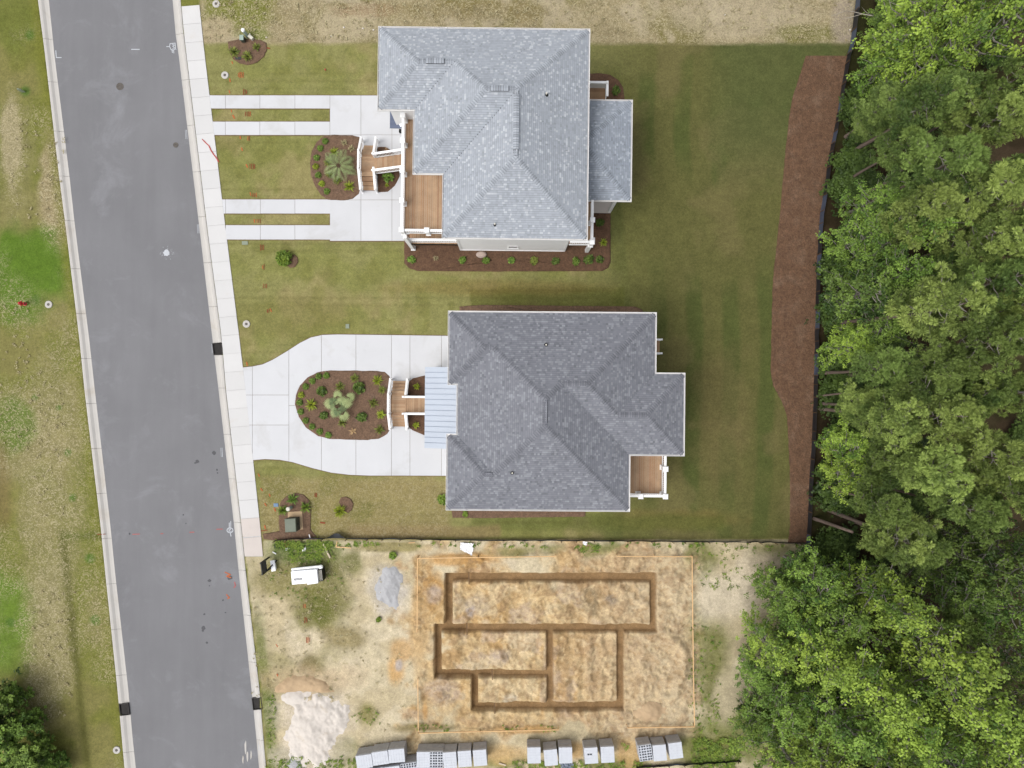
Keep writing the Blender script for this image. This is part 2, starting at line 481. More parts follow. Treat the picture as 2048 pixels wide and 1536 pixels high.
# --- bare strip along the top
top = boxm(402, 1715, -900, 86, 4, 9)
paint(top, (164, 150, 116)); straw = np.maximum(straw, top * 0.95)
paint(top * sstep(0.47, 0.60, n1 * .6 + n5 * .4) * 0.85, (126, 118, 68))
paint(top * sstep(0.5, 0.68, n5) * 0.8, (190, 176, 148))
paint(top * blob(470, 20, 70, 40) * 0.9, (122, 126, 56))
paint(top * blob(430, 60, 34, 26) * 0.9, (182, 166, 134))
paint(top * blob(500, 70, 36, 14) * 0.9, (118, 128, 56))
paint(top * blob(700, 50, 60, 40) * 0.8, (186, 172, 142))
paint(top * blob(1480, 35, 140, 40) * 0.6, (188, 174, 148))
paint(top * blob(1610, 70, 70, 22) * 0.8, (120, 118, 62))
paint(top * blob(960, 20, 150, 22) * 0.6, (132, 118, 74))
paint(top * blob(730, 20, 60, 16) * 0.6, (150, 122, 92))
paint(top * blob(1690, 50, 26, 60) * 0.8, (168, 154, 138))

# --- building lot
lot = boxm(488, 1612, 1081, 3000, 3, 4) * sstep(2, 6, U - R1(V)) * np.where(V > 1113, 1, sstep(525, 530, U))
paint(lot, (221, 206, 174)); straw = np.maximum(straw, lot * 0.22)
paint(lot * sstep(0.48, 0.66, n1) * 0.8, (226, 211, 182))
paint(lot * sstep(0.50, 0.66, n5) * 0.5, (192, 175, 136))
leftlot = lot * (1 - sstep(740, 860, U + 60 * (n3 - 0.5)))
straw = np.maximum(straw, leftlot * 0.45)
paint(leftlot * sstep(0.52, 0.66, n1 * 0.6 + n2 * 0.4) * 0.6 * (1 - 0.7 * sstep(640, 720, U)), (150, 143, 92))
for a in ((600, 1110, 70, 40, (96, 118, 48)), (560, 1160, 60, 40, (136, 130, 76)), (625, 1210, 50, 40, (122, 120, 62)), (660, 1190, 50, 60, (124, 122, 66)), (622, 1332, 24, 24, (110, 100, 54)),
          (690, 1275, 40, 22, (150, 136, 92)), (640, 1215, 20, 26, (104, 108, 50)), (520, 1370, 20, 130, (112, 120, 56)), (535, 1460, 26, 100, (104, 118, 50)), (600, 1525, 100, 24, (104, 118, 50)),
          (690, 1495, 30, 26, (118, 122, 56)), (735, 1430, 22, 26, (138, 132, 72)), (620, 1380, 60, 16, (132, 124, 70)), (708, 1130, 22, 26, (112, 114, 58)), (655, 1390, 16, 16, (112, 116, 54)),
          (1430, 1330, 40, 130, (112, 116, 54)), (1480, 1470, 90, 60, (108, 116, 50)), (1400, 1500, 60, 40, (112, 118, 50)), (1180, 1100, 120, 14, (122, 124, 62)), (1400, 1120, 40, 50, (124, 126, 64)),
          (1545, 1100, 50, 22, (120, 122, 62)), (790, 1095, 70, 10, (150, 140, 86)), (1000, 1525, 70, 16, (116, 122, 54)), (1230, 1530, 60, 16, (116, 122, 54)), (860, 1455, 60, 10, (146, 130, 82)),
          (1085, 1458, 40, 8, (124, 122, 62)), (1010, 1105, 40, 10, (150, 142, 86)), (1390, 1250, 20, 70, (120, 122, 60))):
    paint(lot * blob(*a[:4], 0.45, 1.2) * 0.85, a[4])
paint(lot * blob(1440, 1195, 70, 55, 0.4) * 0.9, (224, 210, 184))
paint(lot * blob(1450, 1390, 26, 60, 0.4) * 0.8, (206, 192, 160))
paint(lot * blob(1540, 1120, 60, 24, 0.5) * 0.5, (196, 182, 158))
pad = boxm(838, 1335, 1118, 1468, 26, 190) * lot
paint(pad * 0.9, (212, 182, 134))
paint(pad * sstep(0.5, 0.66, n5) * 0.7, (200, 162, 108))
paint(pad * sstep(0.52, 0.68, n1) * 0.75, (216, 188, 142))
paint(pad * sstep(0.56, 0.66, fbm(U, V, 48, 4, 4)) * 0.6, (198, 178, 158)); paint(pad * sstep(0.55, 0.68, fbm(U + 40, V, 70, 3, 2)) * 0.55, (186, 146, 96)); paint(pad * sstep(0.58, 0.68, fbm(U, V - 90, 40, 4, 0)) * 0.6, (226, 206, 168))
east = pad * sstep(1090, 1300, U + 50 * (n3 - 0.5))
paint(east * 0.7, (206, 184, 152))
paint(east * sstep(0.50, 0.66, n5) * 0.6, (184, 158, 122))
paint(lot * boxm(1290, 1390, 1112, 1470, 14, 50) * 0.7, (204, 182, 148))
for a in ((855, 1190, 26, 40, (196, 152, 92)), (866, 1192, 14, 16, (192, 174, 158)), (955, 1215, 36, 24, (196, 176, 148)), (940, 1225, 12, 20, (176, 164, 156)), (880, 1388, 40, 26, (196, 174, 150)), (790, 1340, 16, 32, (216, 172, 112)),
          (800, 1300, 24, 22, (208, 170, 118)), (797, 1330, 8, 12, (188, 180, 176)), (1180, 1200, 18, 30, (170, 150, 118)), (1220, 1200, 14, 12, (156, 140, 122)), (1000, 1315, 20, 16, (196, 178, 160)),
          (1020, 1400, 16, 12, (206, 192, 168)), (840, 1250, 18, 80, (210, 176, 126)), (920, 1118, 70, 12, (206, 160, 98)), (1060, 1460, 60, 10, (206, 164, 108)), (1000, 1510, 60, 24, (212, 178, 124)),
          (1260, 1510, 26, 26, (200, 166, 112)), (1150, 1500, 20, 20, (198, 162, 108)), (1130, 1320, 12, 60, (190, 160, 118)), (1185, 1340, 14, 60, (196, 170, 134)), (850, 1420, 8, 22, (206, 160, 100))):
    paint(lot * blob(*a[:4], 0.4, 1.0) * 0.85, a[4])
paint(lot * blob(660, 1365, 130, 14, 0.3, 0.5) * 0.0, (200, 170, 130))

paint(lot * blob(628, 1452, 84, 92, 0.4, 1.3) * 0.75, (226, 212, 192)); paint(lot * blob(777, 1174, 36, 48, 0.5, 1.4) * 0.7, (196, 190, 184)); paint(lot * blob(610, 1360, 90, 30, 0.5, 1.2) * 0.6, (204, 178, 142))
# --- wood floor: soil darkened in its colour for the shade under the crowns
wood = sstep(-3, 5, U - np.where(V < 1130, FX(V), 1545 + 260 * (n5 - 0.5))) * np.where(V > 1130, sstep(1470, 1640, U + 160 * (n2 - 0.5)), 1.0)
paint(wood, (62, 52, 36)); straw *= (1 - wood)
paint(wood * sstep(0.45, 0.6, n1) * 0.7, (58, 62, 30))
paint(wood * sstep(0.55, 0.7, n5) * 0.5, (96, 80, 62))

# --- heights
Z = 0.05 * (n1 - 0.5) + 0.03 * (n2 - 0.5)
Z *= sstep(2, 10, U - W1(V)) * (1 - wood) + wood + west
Z -= 0.02
hard = boxm(395, 1640, 84, 1078, 2, 0)
Z = np.where(hard > 0.5, Z * 0.4 - 0.012, Z)
rough = lot * (0.35 + 0.65 * np.clip(pad + boxm(1240, 1400, 1100, 1460, 12, 30), 0, 1))
rid = fbm(U * 0.8 + V * 0.5, V * 0.8 - U * 0.2, 16, 4, 2)
n6 = fbm(U * 0.9 - V * 0.4, V + U * 0.3, 8.5, 3, 1); n7 = fbm(U, V, 5.0, 2, 3)
Z += rough * (0.5 * (fbm(U, V, 34, 3, 4) - 0.5) + 0.42 * (rid - 0.5) - 0.30 * np.abs(n6 - 0.5) + 0.12 * (n4 - 0.5) + 0.06 * (n7 - 0.5))
clod = np.clip(pad + 0.8 * lot * boxm(1240, 1400, 1100, 1460, 12, 30), 0, 1)
paint(clod * sstep(0.54, 0.68, n6) * 0.45, (176, 146, 104)); paint(clod * (1 - sstep(0.32, 0.44, n6)) * 0.5, (228, 204, 162))
paint(clod * sstep(0.58, 0.72, rid) * 0.5, (168, 138, 104))
berm = np.exp(-((np.hypot(U - 1300, V - 1330) - 72 - 18 * (n5 - 0.5)) / 10) ** 2) * sstep(1300, 1330, U) * lot
Z += 0.28 * berm
wheel = np.sin((U - 1150) / 3.6) * boxm(1110, 1230, 1275, 1400, 8, 10)
Z += 0.05 * wheel
tm = np.zeros_like(U)
uu = U + 1.6 * (n4 - 0.5); vv = V + 1.6 * (fbm(U, V, 18, 2, 5) - 0.5)
for x0, x1, y0, y1 in TRENCH:
    m = np.minimum(np.minimum(uu - x0, x1 - uu), np.minimum(vv - y0, y1 - vv))
    tm = np.maximum(tm, sstep(-0.4, 1.5, m))
deep = np.zeros_like(U)
for x0, x1, y0, y1 in ((880, 938, 1145, 1167), (880, 934, 1247, 1268), (864, 985, 1338, 1359), (940, 990, 1400, 1425), (880, 906, 1140, 1262), (864, 884, 1250, 1360), (940, 957, 1340, 1425)):
    deep = np.maximum(deep, boxm(x0, x1, y0, y1, 1.0))
Z = Z * (1 - 0.8 * tm) - tm * (0.52 + 0.2 * deep + 0.04 * (n2 - 0.5))
paint(tm * lot * 0.95, (152, 122, 86))
paint(tm * sstep(0.5, 0.66, n2) * 0.55, (172, 140, 100))
straw *= (1 - tm) * (1 - 0.75 * pad)
road = sstep(2, 3.5, U - L0(V)) * (1 - sstep(-3.5, -2, U - R1(V)))
Z = Z * (1 - road) - 0.45 * road
Z = np.where(wood > 0.5, Z + 0.15 * (n1 - 0.5) - 0.05, Z)

nyy, nxx = U.shape
me = bpy.data.meshes.new('ground')
me.vertices.add(nyy * nxx)
me.vertices.foreach_set('co', np.stack([X, Y, Z], -1).astype(np.float32).ravel())
idx = np.arange(nyy * nxx).reshape(nyy, nxx)
q = np.stack([idx[:-1, :-1], idx[:-1, 1:], idx[1:, 1:], idx[1:, :-1]], -1).reshape(-1, 4)
me.loops.add(q.size); me.loops.foreach_set('vertex_index', q.ravel().astype(np.int32))
me.polygons.add(len(q)); me.polygons.foreach_set('loop_start', (np.arange(len(q)) * 4).astype(np.int32))
me.polygons.foreach_set('use_smooth', np.ones(len(q), dtype=bool))
me.update(calc_edges=True)
at = me.attributes.new('col', 'FLOAT_COLOR', 'POINT')
at.data.foreach_set('color', np.concatenate([colr, np.ones(U.shape + (1,))], -1).astype(np.float32).ravel())
at = me.attributes.new('straw', 'FLOAT', 'POINT')
at.data.foreach_set('value', straw.astype(np.float32).ravel())

k = NT('ground_soil_and_grass')
co = k.n('NewGeometry').outputs['Position']
ac = k.n('Attribute'); ac.attribute_name = 'col'
as_ = k.n('Attribute'); as_.attribute_name = 'straw'
col = ac.outputs['Color']
col = k.scale(col, k.rng(k.noise(co, 0.9, 5, 0.65), 0.3, 0.7, 0.88, 1.12))
col = k.scale(col, k.rng(k.noise(co, 5.5, 4, 0.7), 0.25, 0.75, 0.80, 1.20))
col = k.scale(col, k.rng(k.noise(co, 2.4, 4, 0.65), 0.3, 0.7, 0.90, 1.10))
fine = k.noise(co, 22, 3, 0.7)
col = k.scale(col, k.rng(fine, 0.25, 0.75, 0.74, 1.26))
# dry, wispy straw lying on the poorer grass
mp = k.n('Mapping'); k.l(co, mp.inputs['Vector'])
wisp = k.noise(mp.outputs[0], 3.6, 3, 0.55, 2.6)
wf = k.mul(k.rng(wisp, 0.50, 0.60, 0.0, 1.0), as_.outputs['Fac'])
col = k.mix(k.mul(wf, 0.75), col, A(200, 188, 152))
wisp2 = k.noise(mp.outputs[0], 4.3, 3, 0.6, 2.2)
wf2 = k.mul(k.rng(wisp2, 0.56, 0.66, 0.0, 1.0), as_.outputs['Fac'])
col = k.mix(k.mul(wf2, 0.5), col, A(104, 102, 56))
GROUND = bpy.data.objects.new('ground', me); COL.objects.link(GROUND)
me.materials.append(k.finish(col, 0.95, fine, 0.5, 0.03, spec=0.1))
put(GROUND, 'grass, bare sand and woodland soil around the houses and the building lot', 'ground', kind='structure')

# ================================================================ ROAD, KERBS, PAVEMENTS
RZ = -0.11
k = NT('asphalt')
co = k.n('NewGeometry').outputs['Position']
base = k.n('RGB'); base.outputs[0].default_value = (*A(136, 136, 139), 1)
col = k.scale(base.outputs[0], k.rng(k.noise(co, 0.16, 4, 0.6), 0.3, 0.7, 0.93, 1.07))
mp = k.n('Mapping'); mp.inputs['Scale'].default_value = (1, 0.09, 1); mp.inputs['Rotation'].default_value = (0, 0, math.radians(-6.5)); k.l(co, mp.inputs['Vector'])
col = k.scale(col, k.rng(k.noise(mp.outputs[0], 1.3, 4, 0.6), 0.3, 0.7, 0.965, 1.035))
f = k.rng(k.noise(co, 0.28, 6, 0.72, 0.6), 0.54, 0.76, 0.0, 0.55)
col = k.mix(f, col, A(166, 167, 172))
fine = k.noise(co, 45, 3, 0.7)
col = k.scale(col, k.rng(fine, 0.25, 0.75, 0.86, 1.14))
k.finish(col, 0.9, fine, 0.4, 0.008, spec=0.25); MATS['asphalt'] = k.m

ys = list(np.arange(-400, 1960, 20.0))
b = MB(); rows = []
for y in ys:
    a = L1(y) - 1.0; c = R0(y) + 1.0
    r = []
    for t in (0, 0.25, 0.5, 0.75, 1):
        gx_, gy_ = G(a + (c - a) * t, y)
        r.append((gx_, gy_, RZ + 0.05 * (1 - (2 * t - 1) ** 2)))
    rows.append(r)
for i in range(len(rows) - 1):
    for j in range(4):
        b.face([rows[i + 1][j], rows[i + 1][j + 1], rows[i][j + 1], rows[i][j]])
ROAD = put(b.build('road', MATS['asphalt'], smooth=True), 'grey asphalt street running past both houses', 'road', kind='structure')

def kerb(name, outer, inner, joints, label, gaps):
    base = MB()
    side = 1 if outer(0) < inner(0) else -1
    yy = list(np.arange(-400, 1960, 40.0))
    for y0, y1 in zip(yy[:-1], yy[1:]):
        a0, a1, c0, c1 = outer(y0), outer(y1), inner(y0), inner(y1)
        base.prism([G(a0 + side, y0), G(c0, y0), G(c1, y1), G(a1 + side, y1)], -0.45, RZ - 0.03)
    root = put(base.build(name, MATS['joint_dark']), label, 'kerb', kind='structure')
    prof = ((0.0, 0.005), (0.12, 0.02), (0.30, 0.005), (0.55, RZ + 0.015), (0.8, RZ - 0.005), (1.0, RZ + 0.006))
    for y0, y1 in zip(joints[:-1], joints[1:]):
        for (g0, g1) in gaps:
            if y0 < g1 and y1 > g0:
                y0, y1 = (y0, g0) if (g0 - y0) > (y1 - g1) else (g1, y1)
        y0 += 0.3; y1 -= 0.3
        n = max(2, int((y1 - y0) / 22))
        s = MB(); rr = []
        for t in np.linspace(0, 1, n + 1):
            y = y0 + (y1 - y0) * t
            o_, i_ = outer(y), inner(y)
            r = [(*G(o_, y), -0.3)] + [(*G(o_ + (i_ - o_) * p_, y), z_) for p_, z_ in prof] + [(*G(i_, y), -0.3)]
            rr.append(r)
        for i in range(n):
            for j in range(len(rr[0]) - 1):
                s.face([rr[i][j], rr[i][j + 1], rr[i + 1][j + 1], rr[i + 1][j]])
        s.face(rr[0]); s.face(rr[-1])
        s.build('kerb_section', MATS['kerb_concrete'], root)
    return root
kerb('kerb_west', L0, L1, [-400, -190, -100, -12, 77, 163, 262, 352, 441, 537, 627, 717, 807, 897, 987, 1077, 1168, 1259, 1351, 1419, 1505, 1600, 1700, 1960],
     'pale concrete rolled kerb along the far side of the street', [(1407, 1431)])
kerb("kerb_east", R1, R0, [-400, -190, -100, -20, 67, 159, 250, 343, 433, 525, 613, 698, 776, 869, 958, 1045, 1141, 1231, 1325, 1408, 1481, 1571, 1700, 1960],
     'pale concrete rolled kerb between street and pavement', [(686, 710), (1396, 1419)])

def clip_x(poly, x, keep_right):     # Sutherland-Hodgman against a vertical line, photo pixels
    out = []
    for i in range(len(poly)):
        a, c = poly[i], poly[(i + 1) % len(poly)]
        ia = (a[0] >= x) == keep_right or a[0] == x; ic = (c[0] >= x) == keep_right or c[0] == x
        if ia: out.append(a)
        if ia != ic:
            t = (x - a[0]) / (c[0] - a[0]); out.append((x, a[1] + t * (c[1] - a[1])))
    return out
def clip_y(poly, y, keep_down):
    sw = [(p[1], p[0]) for p in poly]
    return [(p[1], p[0]) for p in clip_x(sw, y, keep_down)]

def slab(poly, parent, m, z=0.03, name='slab'):
    s = MB(); s.prism([G(*p) for p in poly], -0.12, z)
    o = s.build(name, MATS[m], parent)
    return o

# pavement along the street
s = MB()
yy = list(np.linspace(13, 1113, 30))
for y0, y1 in zip(yy[:-1], yy[1:]):
    s.prism([G(R1(y0) + 1.0, y0), G(W1(y0) - 0.4, y0), G(W1(y1) - 0.4, y1), G(R1(y1) + 1.0, y1)], -0.1, 0.008)
SIDEWALK = put(s.build('sidewalk', MATS['joint_pale']), 'white concrete pavement between kerb and front lawns', 'pavement', kind='structure')
js = list(np.arange(13, 1076, 36.6)) + [1076, 1113]
for i, (y0, y1) in enumerate(zip(js[:-1], js[1:])):
    if y1 - y0 < 12: continue
    tl = 0.055 * 0
    g = 0.35
    slab([(R1(y0) + 1.4, y0 + g), (W1(y0), y0 + g - 3), (W1(y1), y1 - g - 3 if y1 < 1113 else y1 - 1), (R1(y1) + 1.4, y1 - g)], SIDEWALK,
         'sidewalk_concrete' if y0 < 1030 else 'old_concrete', 0.032 + 0.004 * rnd.random(), 'paving_slab')

# driveway of the light roofed house: two pairs of wheel strips and an apron
s = MB(); s.prism([G(663, 194), G(835, 194), G(835, 479), G(663, 479)], -0.1, 0.005)
DRIVE1 = put(s.build('driveway_light_house', MATS['joint_pale']), 'white concrete driveway with two pairs of wheel strips', 'driveway', kind='structure')
for (ya, yb, off) in ((191, 217, 0), (243.5, 270, 0), (399, 427, 1), (450.5, 479, 1)):
    xs = [None, 451, 520, 590, 660] if not off else [None, 451.5, 521, 590, 661]
    ya2, yb2 = ya, yb
    for i in range(4):
        xa0 = W1(ya) + 0.5 if i == 0 else xs[i] + 0.3
        xa1 = W1(yb) + 0.5 if i == 0 else xs[i] + 0.3
        if i == 0 and off: xa0, xa1 = W1(ya) + 0.5, W1(yb) + 0.5
        xb = xs[i + 1] - 0.3
        if xb - xa1 < 2: continue
        slab([(xa0, ya), (xb, ya + 0.2), (xb, yb + 0.2), (xa1, yb)], DRIVE1, 'concrete', 0.03 + 0.003 * rnd.random())
for x0, x1 in ((660, 722), (722, 784), (784, 838)):
    for y0, y1 in ((191, 270), (270, 336), (336, 400), (400, 482)):
        slab([(x0 + .3, y0 + .3), (x1 - .3, y0 + .3), (x1 - .3, y1 - .3), (x0 + .3, y1 - .3)], DRIVE1, 'concrete', 0.03 + 0.003 * rnd.random())

# curved driveway of the dark roofed house
OUT2 = [(486.6, 735), (505, 733), (525, 729), (545, 720), (572, 704), (600, 686), (622, 675), (645, 670), (675, 669), (720, 669.5), (800, 670.5), (912, 672),
        (912, 951.5), (800, 951), (740, 951), (700, 949.5), (662, 945), (625, 936), (585, 924), (560, 919.5), (530, 918), (506.5, 920)]
OUT2[0] = (W1(735) + 0.5, 735); OUT2[-1] = (W1(920) + 0.5, 920)
s = MB(); s.prism([G(520, 740), G(645, 674), G(905, 676), G(905, 947), G(740, 947), G(600, 922), G(520, 912)], -0.1, 0.005)
DRIVE2 = put(s.build('driveway_dark_house', MATS['joint_pale']), 'white concrete looping driveway around a planted island', 'driveway', kind='structure')
cuts = [400, 505, 578, 643, 712, 783, 820, 883, 930]
for i in range(len(cuts) - 1):
    p = clip_x(clip_x(OUT2, cuts[i] + 0.3, True), cuts[i + 1] - 0.3, False)
    if len(p) < 3: continue
    yc = (790, 850) if i < 2 else (811,)
    bands = [-9999, *yc, 9999]
    for a_, b_ in zip(bands[:-1], bands[1:]):
        pp = clip_y(clip_y(p, a_ + 0.3, True), b_ - 0.3, False)
        if len(pp) >= 3: slab(pp, DRIVE2, 'concrete', 0.03 + 0.003 * rnd.random())

# bare soil showing along the edges of the concrete
def soil(poly, parent, z=0.012):
    cx = sum(p[0] for p in poly) / len(poly); cy = sum(p[1] for p in poly) / len(poly); s = MB()
    s.prism([G(*p) for p in poly], -0.1, z); s.build('soil_edge', MATS['soil_edge'], parent)
for (ya, yb) in ((191, 217), (243.5, 270), (399, 427), (450.5, 479)):
    soil([(W1(ya) + 1, ya - 1.3), (665, ya - 1.3), (665, yb + 1.6), (W1(yb) + 1, yb + 1.6)], DRIVE1)
soil([(659, 189.8), (836, 189.8), (836, 483.6), (659, 483.6)], DRIVE1, 0.008)
soil([(x, y - 1.5 if y < 811 else y + 1.6) for x, y in OUT2], DRIVE2)

# grates set in the kerbs
def grate(px, py, side, label):
    e = empty('storm_drain', P(px, py, 0)); put(e, label, 'storm drain', 'kerb storm drains')
    e.rotation_euler[2] = math.radians(-6.5 if side else 6.5) * -1 if False else math.radians(7)
    s = MB()
    for q in ((-.36, .36, -.46, -.42), (-.36, .36, .42, .46), (-.36, -.32, -.42, .42), (.32, .36, -.42, .42)): s.box(*q, -0.3, 0.02)
    s.build('frame', MATS['iron_and_core_shade'], e)
    s = MB(); s.box(-.32, .32, -.42, .42, -0.3, -0.24); s.build('sump', MATS['iron_and_core_shade'], e)
    for i in range(9):
        s = MB(); x = -0.28 + i * 0.07
        s.box(x - .018, x + .018, -.42, .42, -0.12, -0.075); s.build('grate_bar', MATS['iron_and_core_shade'], e)
    return e
grate(435, 697.5, 1, 'dark storm drain in the kerb beside the pavement near the looping driveway')
grate(514, 1407.5, 1, 'dark storm drain in the kerb beside the white sand pile')
grate(248.5, 1419, 0, 'dark storm drain in the kerb on the far side of the street')

# paint, stains and dust lying on the asphalt
def stroke(pts, w, m, parent, z):
    s = MB()
    P3 = [G(*p) for p in pts]
    for a, c in zip(P3[:-1], P3[1:]):
        d = Vector((c[0] - a[0], c[1] - a[1])); L = d.length
        if L < 1e-4: continue
        d /= L; nn = Vector((-d.y, d.x)) * (w / PPM / 2); e = d * (w / PPM * 0.25)
        s.face([(a[0] - e.x - nn.x, a[1] - e.y - nn.y, z), (c[0] + e.x - nn.x, c[1] + e.y - nn.y, z), (c[0] + e.x + nn.x, c[1] + e.y + nn.y, z), (a[0] - e.x + nn.x, a[1] - e.y + nn.y, z)])
        z += 0.0004
    return s.build('paint_mark', MATS[m], parent)
def rz(px, py):
    t = (px - L1(py)) / (R0(py) - L1(py)); t = min(1, max(0, t)); return RZ + 0.05 * (1 - (2 * t - 1) ** 2)
def splat(px, py, r, m, parent, z, n=16, name='stain', ry=None):
    s = MB(); pts = []
    for i in range(n):
        a = 2 * math.pi * i / n; q = r * rnd.uniform(0.72, 1.15)
        pts.append((*G(px + q * math.cos(a), py + q * (ry / r if ry else 1) * math.sin(a)), z))
    s.face(pts); return s.build(name, MATS[m], parent)
def RM(pts, w=1.6, m='white_mark'):
    z = max(rz(*p) for p in pts) + 0.006
    return stroke(pts, w, m, ROAD, z)
RM([(110, 100), (111, 114), (121, 114)], 1.7)
RM([(262, 98), (278, 98)], 1.8)
RM([(332, 92), (338, 92)], 1.6); RM([(339, 86), (349, 85), (350, 95), (346, 99), (341, 98), (338, 92), (339, 86)], 1.5)
RM([(343, 87), (348, 89), (344, 91), (348, 94), (344, 96)], 1.3); RM([(343, 99), (343.5, 104)], 1.6); RM([(346, 99), (346.5, 105)], 1.6); RM([(349, 96), (351, 98)], 1.3)
ring = [(459 + 6 * math.cos(a * math.pi / 8), 1061 + 5 * math.sin(a * math.pi / 8)) for a in range(17)]
RM(ring, 1.5); RM([(455.5, 1059), (461, 1058), (456, 1063), (462, 1063)], 1.2); RM([(457.5, 1046), (457.5, 1055)], 1.5); RM([(460.5, 1043), (460.5, 1055)], 1.4); RM([(459.5, 1066), (461, 1073)], 1.6)
for x_, y_ in ((372, 268), (396, 457), (425, 697), (443, 905), (518, 1500 - 7)):
    RM([(x_, y_ - 9), (x_ + 1, y_ + 9)], 0.9); RM([(x_ - 2.6, y_ - 9), (x_ - 1.6, y_ + 9)], 0.7)
for x_, y_, l_ in ((271, 1069, 14), (323, 1068, 5), (383, 1065, 9), (438, 1059, 12)):
    RM([(x_ - l_ / 2, y_), (x_ + l_ / 2, y_ - 0.5)], 1.7, 'pink_paint')
RM([(449, 1145), (460, 1150), (452, 1153), (461, 1156)], 2.0, 'orange_paint'); RM([(452, 1190), (458, 1196), (454, 1198)], 2.0, 'orange_paint'); RM([(468, 1165), (470, 1172), (467, 1176)], 2.2, 'pink_paint')
z_ = lambda x, y: rz(x, y) + 0.0035
splat(332, 506, 7, 'white_mark', ROAD, z_(332, 506) + .001, 22, 'paint_spill')
for i in range(26):
    a = rnd.uniform(0, 6.28); q = rnd.uniform(8, 15); splat(332 + q * math.cos(a), 506 + q * math.sin(a), rnd.uniform(0.4, 1.3), 'pale_dust', ROAD, z_(332, 506), 7, 'paint_spill')
for x_, y_, r_ in ((458, 1156, 6), (418, 1162, 4), (394, 923, 4), (390, 926, 2.6), (406, 1256, 4.5), (405, 1262, 3), (433, 940, 2), (434, 946, 1.6), (427, 906, 4), (408, 1229, 2.5), (413, 1286, 3), (418, 1172, 1.5), (258, 1068, 2), (450, 1226, 2), (445, 1201, 2), (366, 1030, 1.5), (371, 1047, 1.5)):
    splat(x_, y_, r_, 'oil_stain', ROAD, z_(x_, y_), 13, 'oil_stain', r_ * rnd.uniform(.7, 1.2))
for x_, y_, a_, b_ in ((490, 1497, 2, 14), (494, 1515, 2, 12), (485, 1520, 1.5, 9), (501, 1512, 1.4, 9)):
    splat(x_, y_, a_, 'kerb_concrete', ROAD, z_(x_, y_), 14, 'cement_drip', b_)
# iron covers in the street
for px, py, r_, lab in ((240, 173, 0.25, 'round iron manhole cover sunk in the asphalt near the top'), (351.5, 290, 0.18, 'small round iron valve cover in the asphalt near the kerb')):
    e = empty('manhole', P(px, py, rz(px, py))); put(e, lab, 'manhole cover')
    s = MB(); s.lathe([(r_ * 1.15, 0.0), (r_ * 1.15, 0.012), (r_, 0.012), (r_, 0.004)], 24); s.build('rim', MATS['cast_iron'], e)
    s = MB(); s.lathe([(r_ * 0.97, 0.0), (r_ * 0.97, 0.009), (r_ * .9, 0.009), (r_ * .9, 0.006)], 24)
    for i in range(-3, 4): s.box(i * r_ * .25 - .012, i * r_ * .25 + .012, -r_ * .6, r_ * .6, 0.006, 0.012)
    s.build('lid', MATS['cast_iron'], e)
# utility marks sprayed on grass, sand and kerbs
def GM(pts, w, m): return stroke(pts, w, m, GROUND, 0.016)
for x_, y_, n_ in ((477, 150, 4), (487, 184, 3), (491, 228, 4), (496, 277, 2), (500, 333, 4), (506, 390, 3), (514, 442, 3), (521, 495, 3), (527, 572, 3), (525, 534, 2), (535, 622, 2), (630, 990, 2), (607, 1212, 2), (610, 1240, 2), (613, 1280, 3), (480, 1285 - 700, 0)):
    for i in range(n_):
        h_ = rnd.uniform(3, 6)
        GM([(x_ + i * 3.2, y_ - h_), (x_ + i * 3.2 + rnd.uniform(-.4, .4), y_ + h_)], rnd.uniform(1.0, 1.7), rnd.choice(['red_paint', 'red_paint', 'orange_paint']))
for x_, y_ in ((459, 183), (463, 223), (467, 233), (481, 275), (484, 298), (494, 333), (501, 388), (509, 441), (517, 950), (523, 980), (531, 1010), (549, 1019), (530, 1055), (554, 1290), (555, 1350), (540, 990), (460, 160), (478, 96), (464, 125), (494, 728), (541, 621)):
    GM([(x_ - rnd.uniform(0, 2), y_ - rnd.uniform(1.5, 4)), (x_ + rnd.uniform(0, 2), y_ + rnd.uniform(1.5, 4))], rnd.uniform(1.5, 2.6), 'orange_paint')
GM([(520, 1062), (535, 1060)], 1.5, 'red_paint'); GM([(641, 1045), (650, 1046)], 3, 'red_paint'); GM([(195, 1069), (211, 1068)], 1.4, 'red_paint'); GM([(530, 95), (540, 97)], 2.4, 'red_paint')
# ================================================================ HOUSES
PITCH = 0.42
def rect_px(x0, x1, y0, y1, z):      # pixel rectangle at height z -> world (xmin, xmax, ymin, ymax)
    a = P(x0, y1, z); b = P(x1, y0, z)
    return (a.x, b.x, a.y, b.y)
def inset(poly, d):                  # axis aligned polygon, counter-clockwise, moved inwards
    n = len(poly); out = []
    for i in range(n):
        p0, p1, p2 = poly[i - 1], poly[i], poly[(i + 1) % n]
        def nrm(a, b):
            dx, dy = b[0] - a[0], b[1] - a[1]; L = math.hypot(dx, dy); return (-dy / L, dx / L)
        n0, n1_ = nrm(p0, p1), nrm(p1, p2)
        out.append((p1[0] + d * (n0[0] + n1_[0]), p1[1] + d * (n0[1] + n1_[1])))
    return out

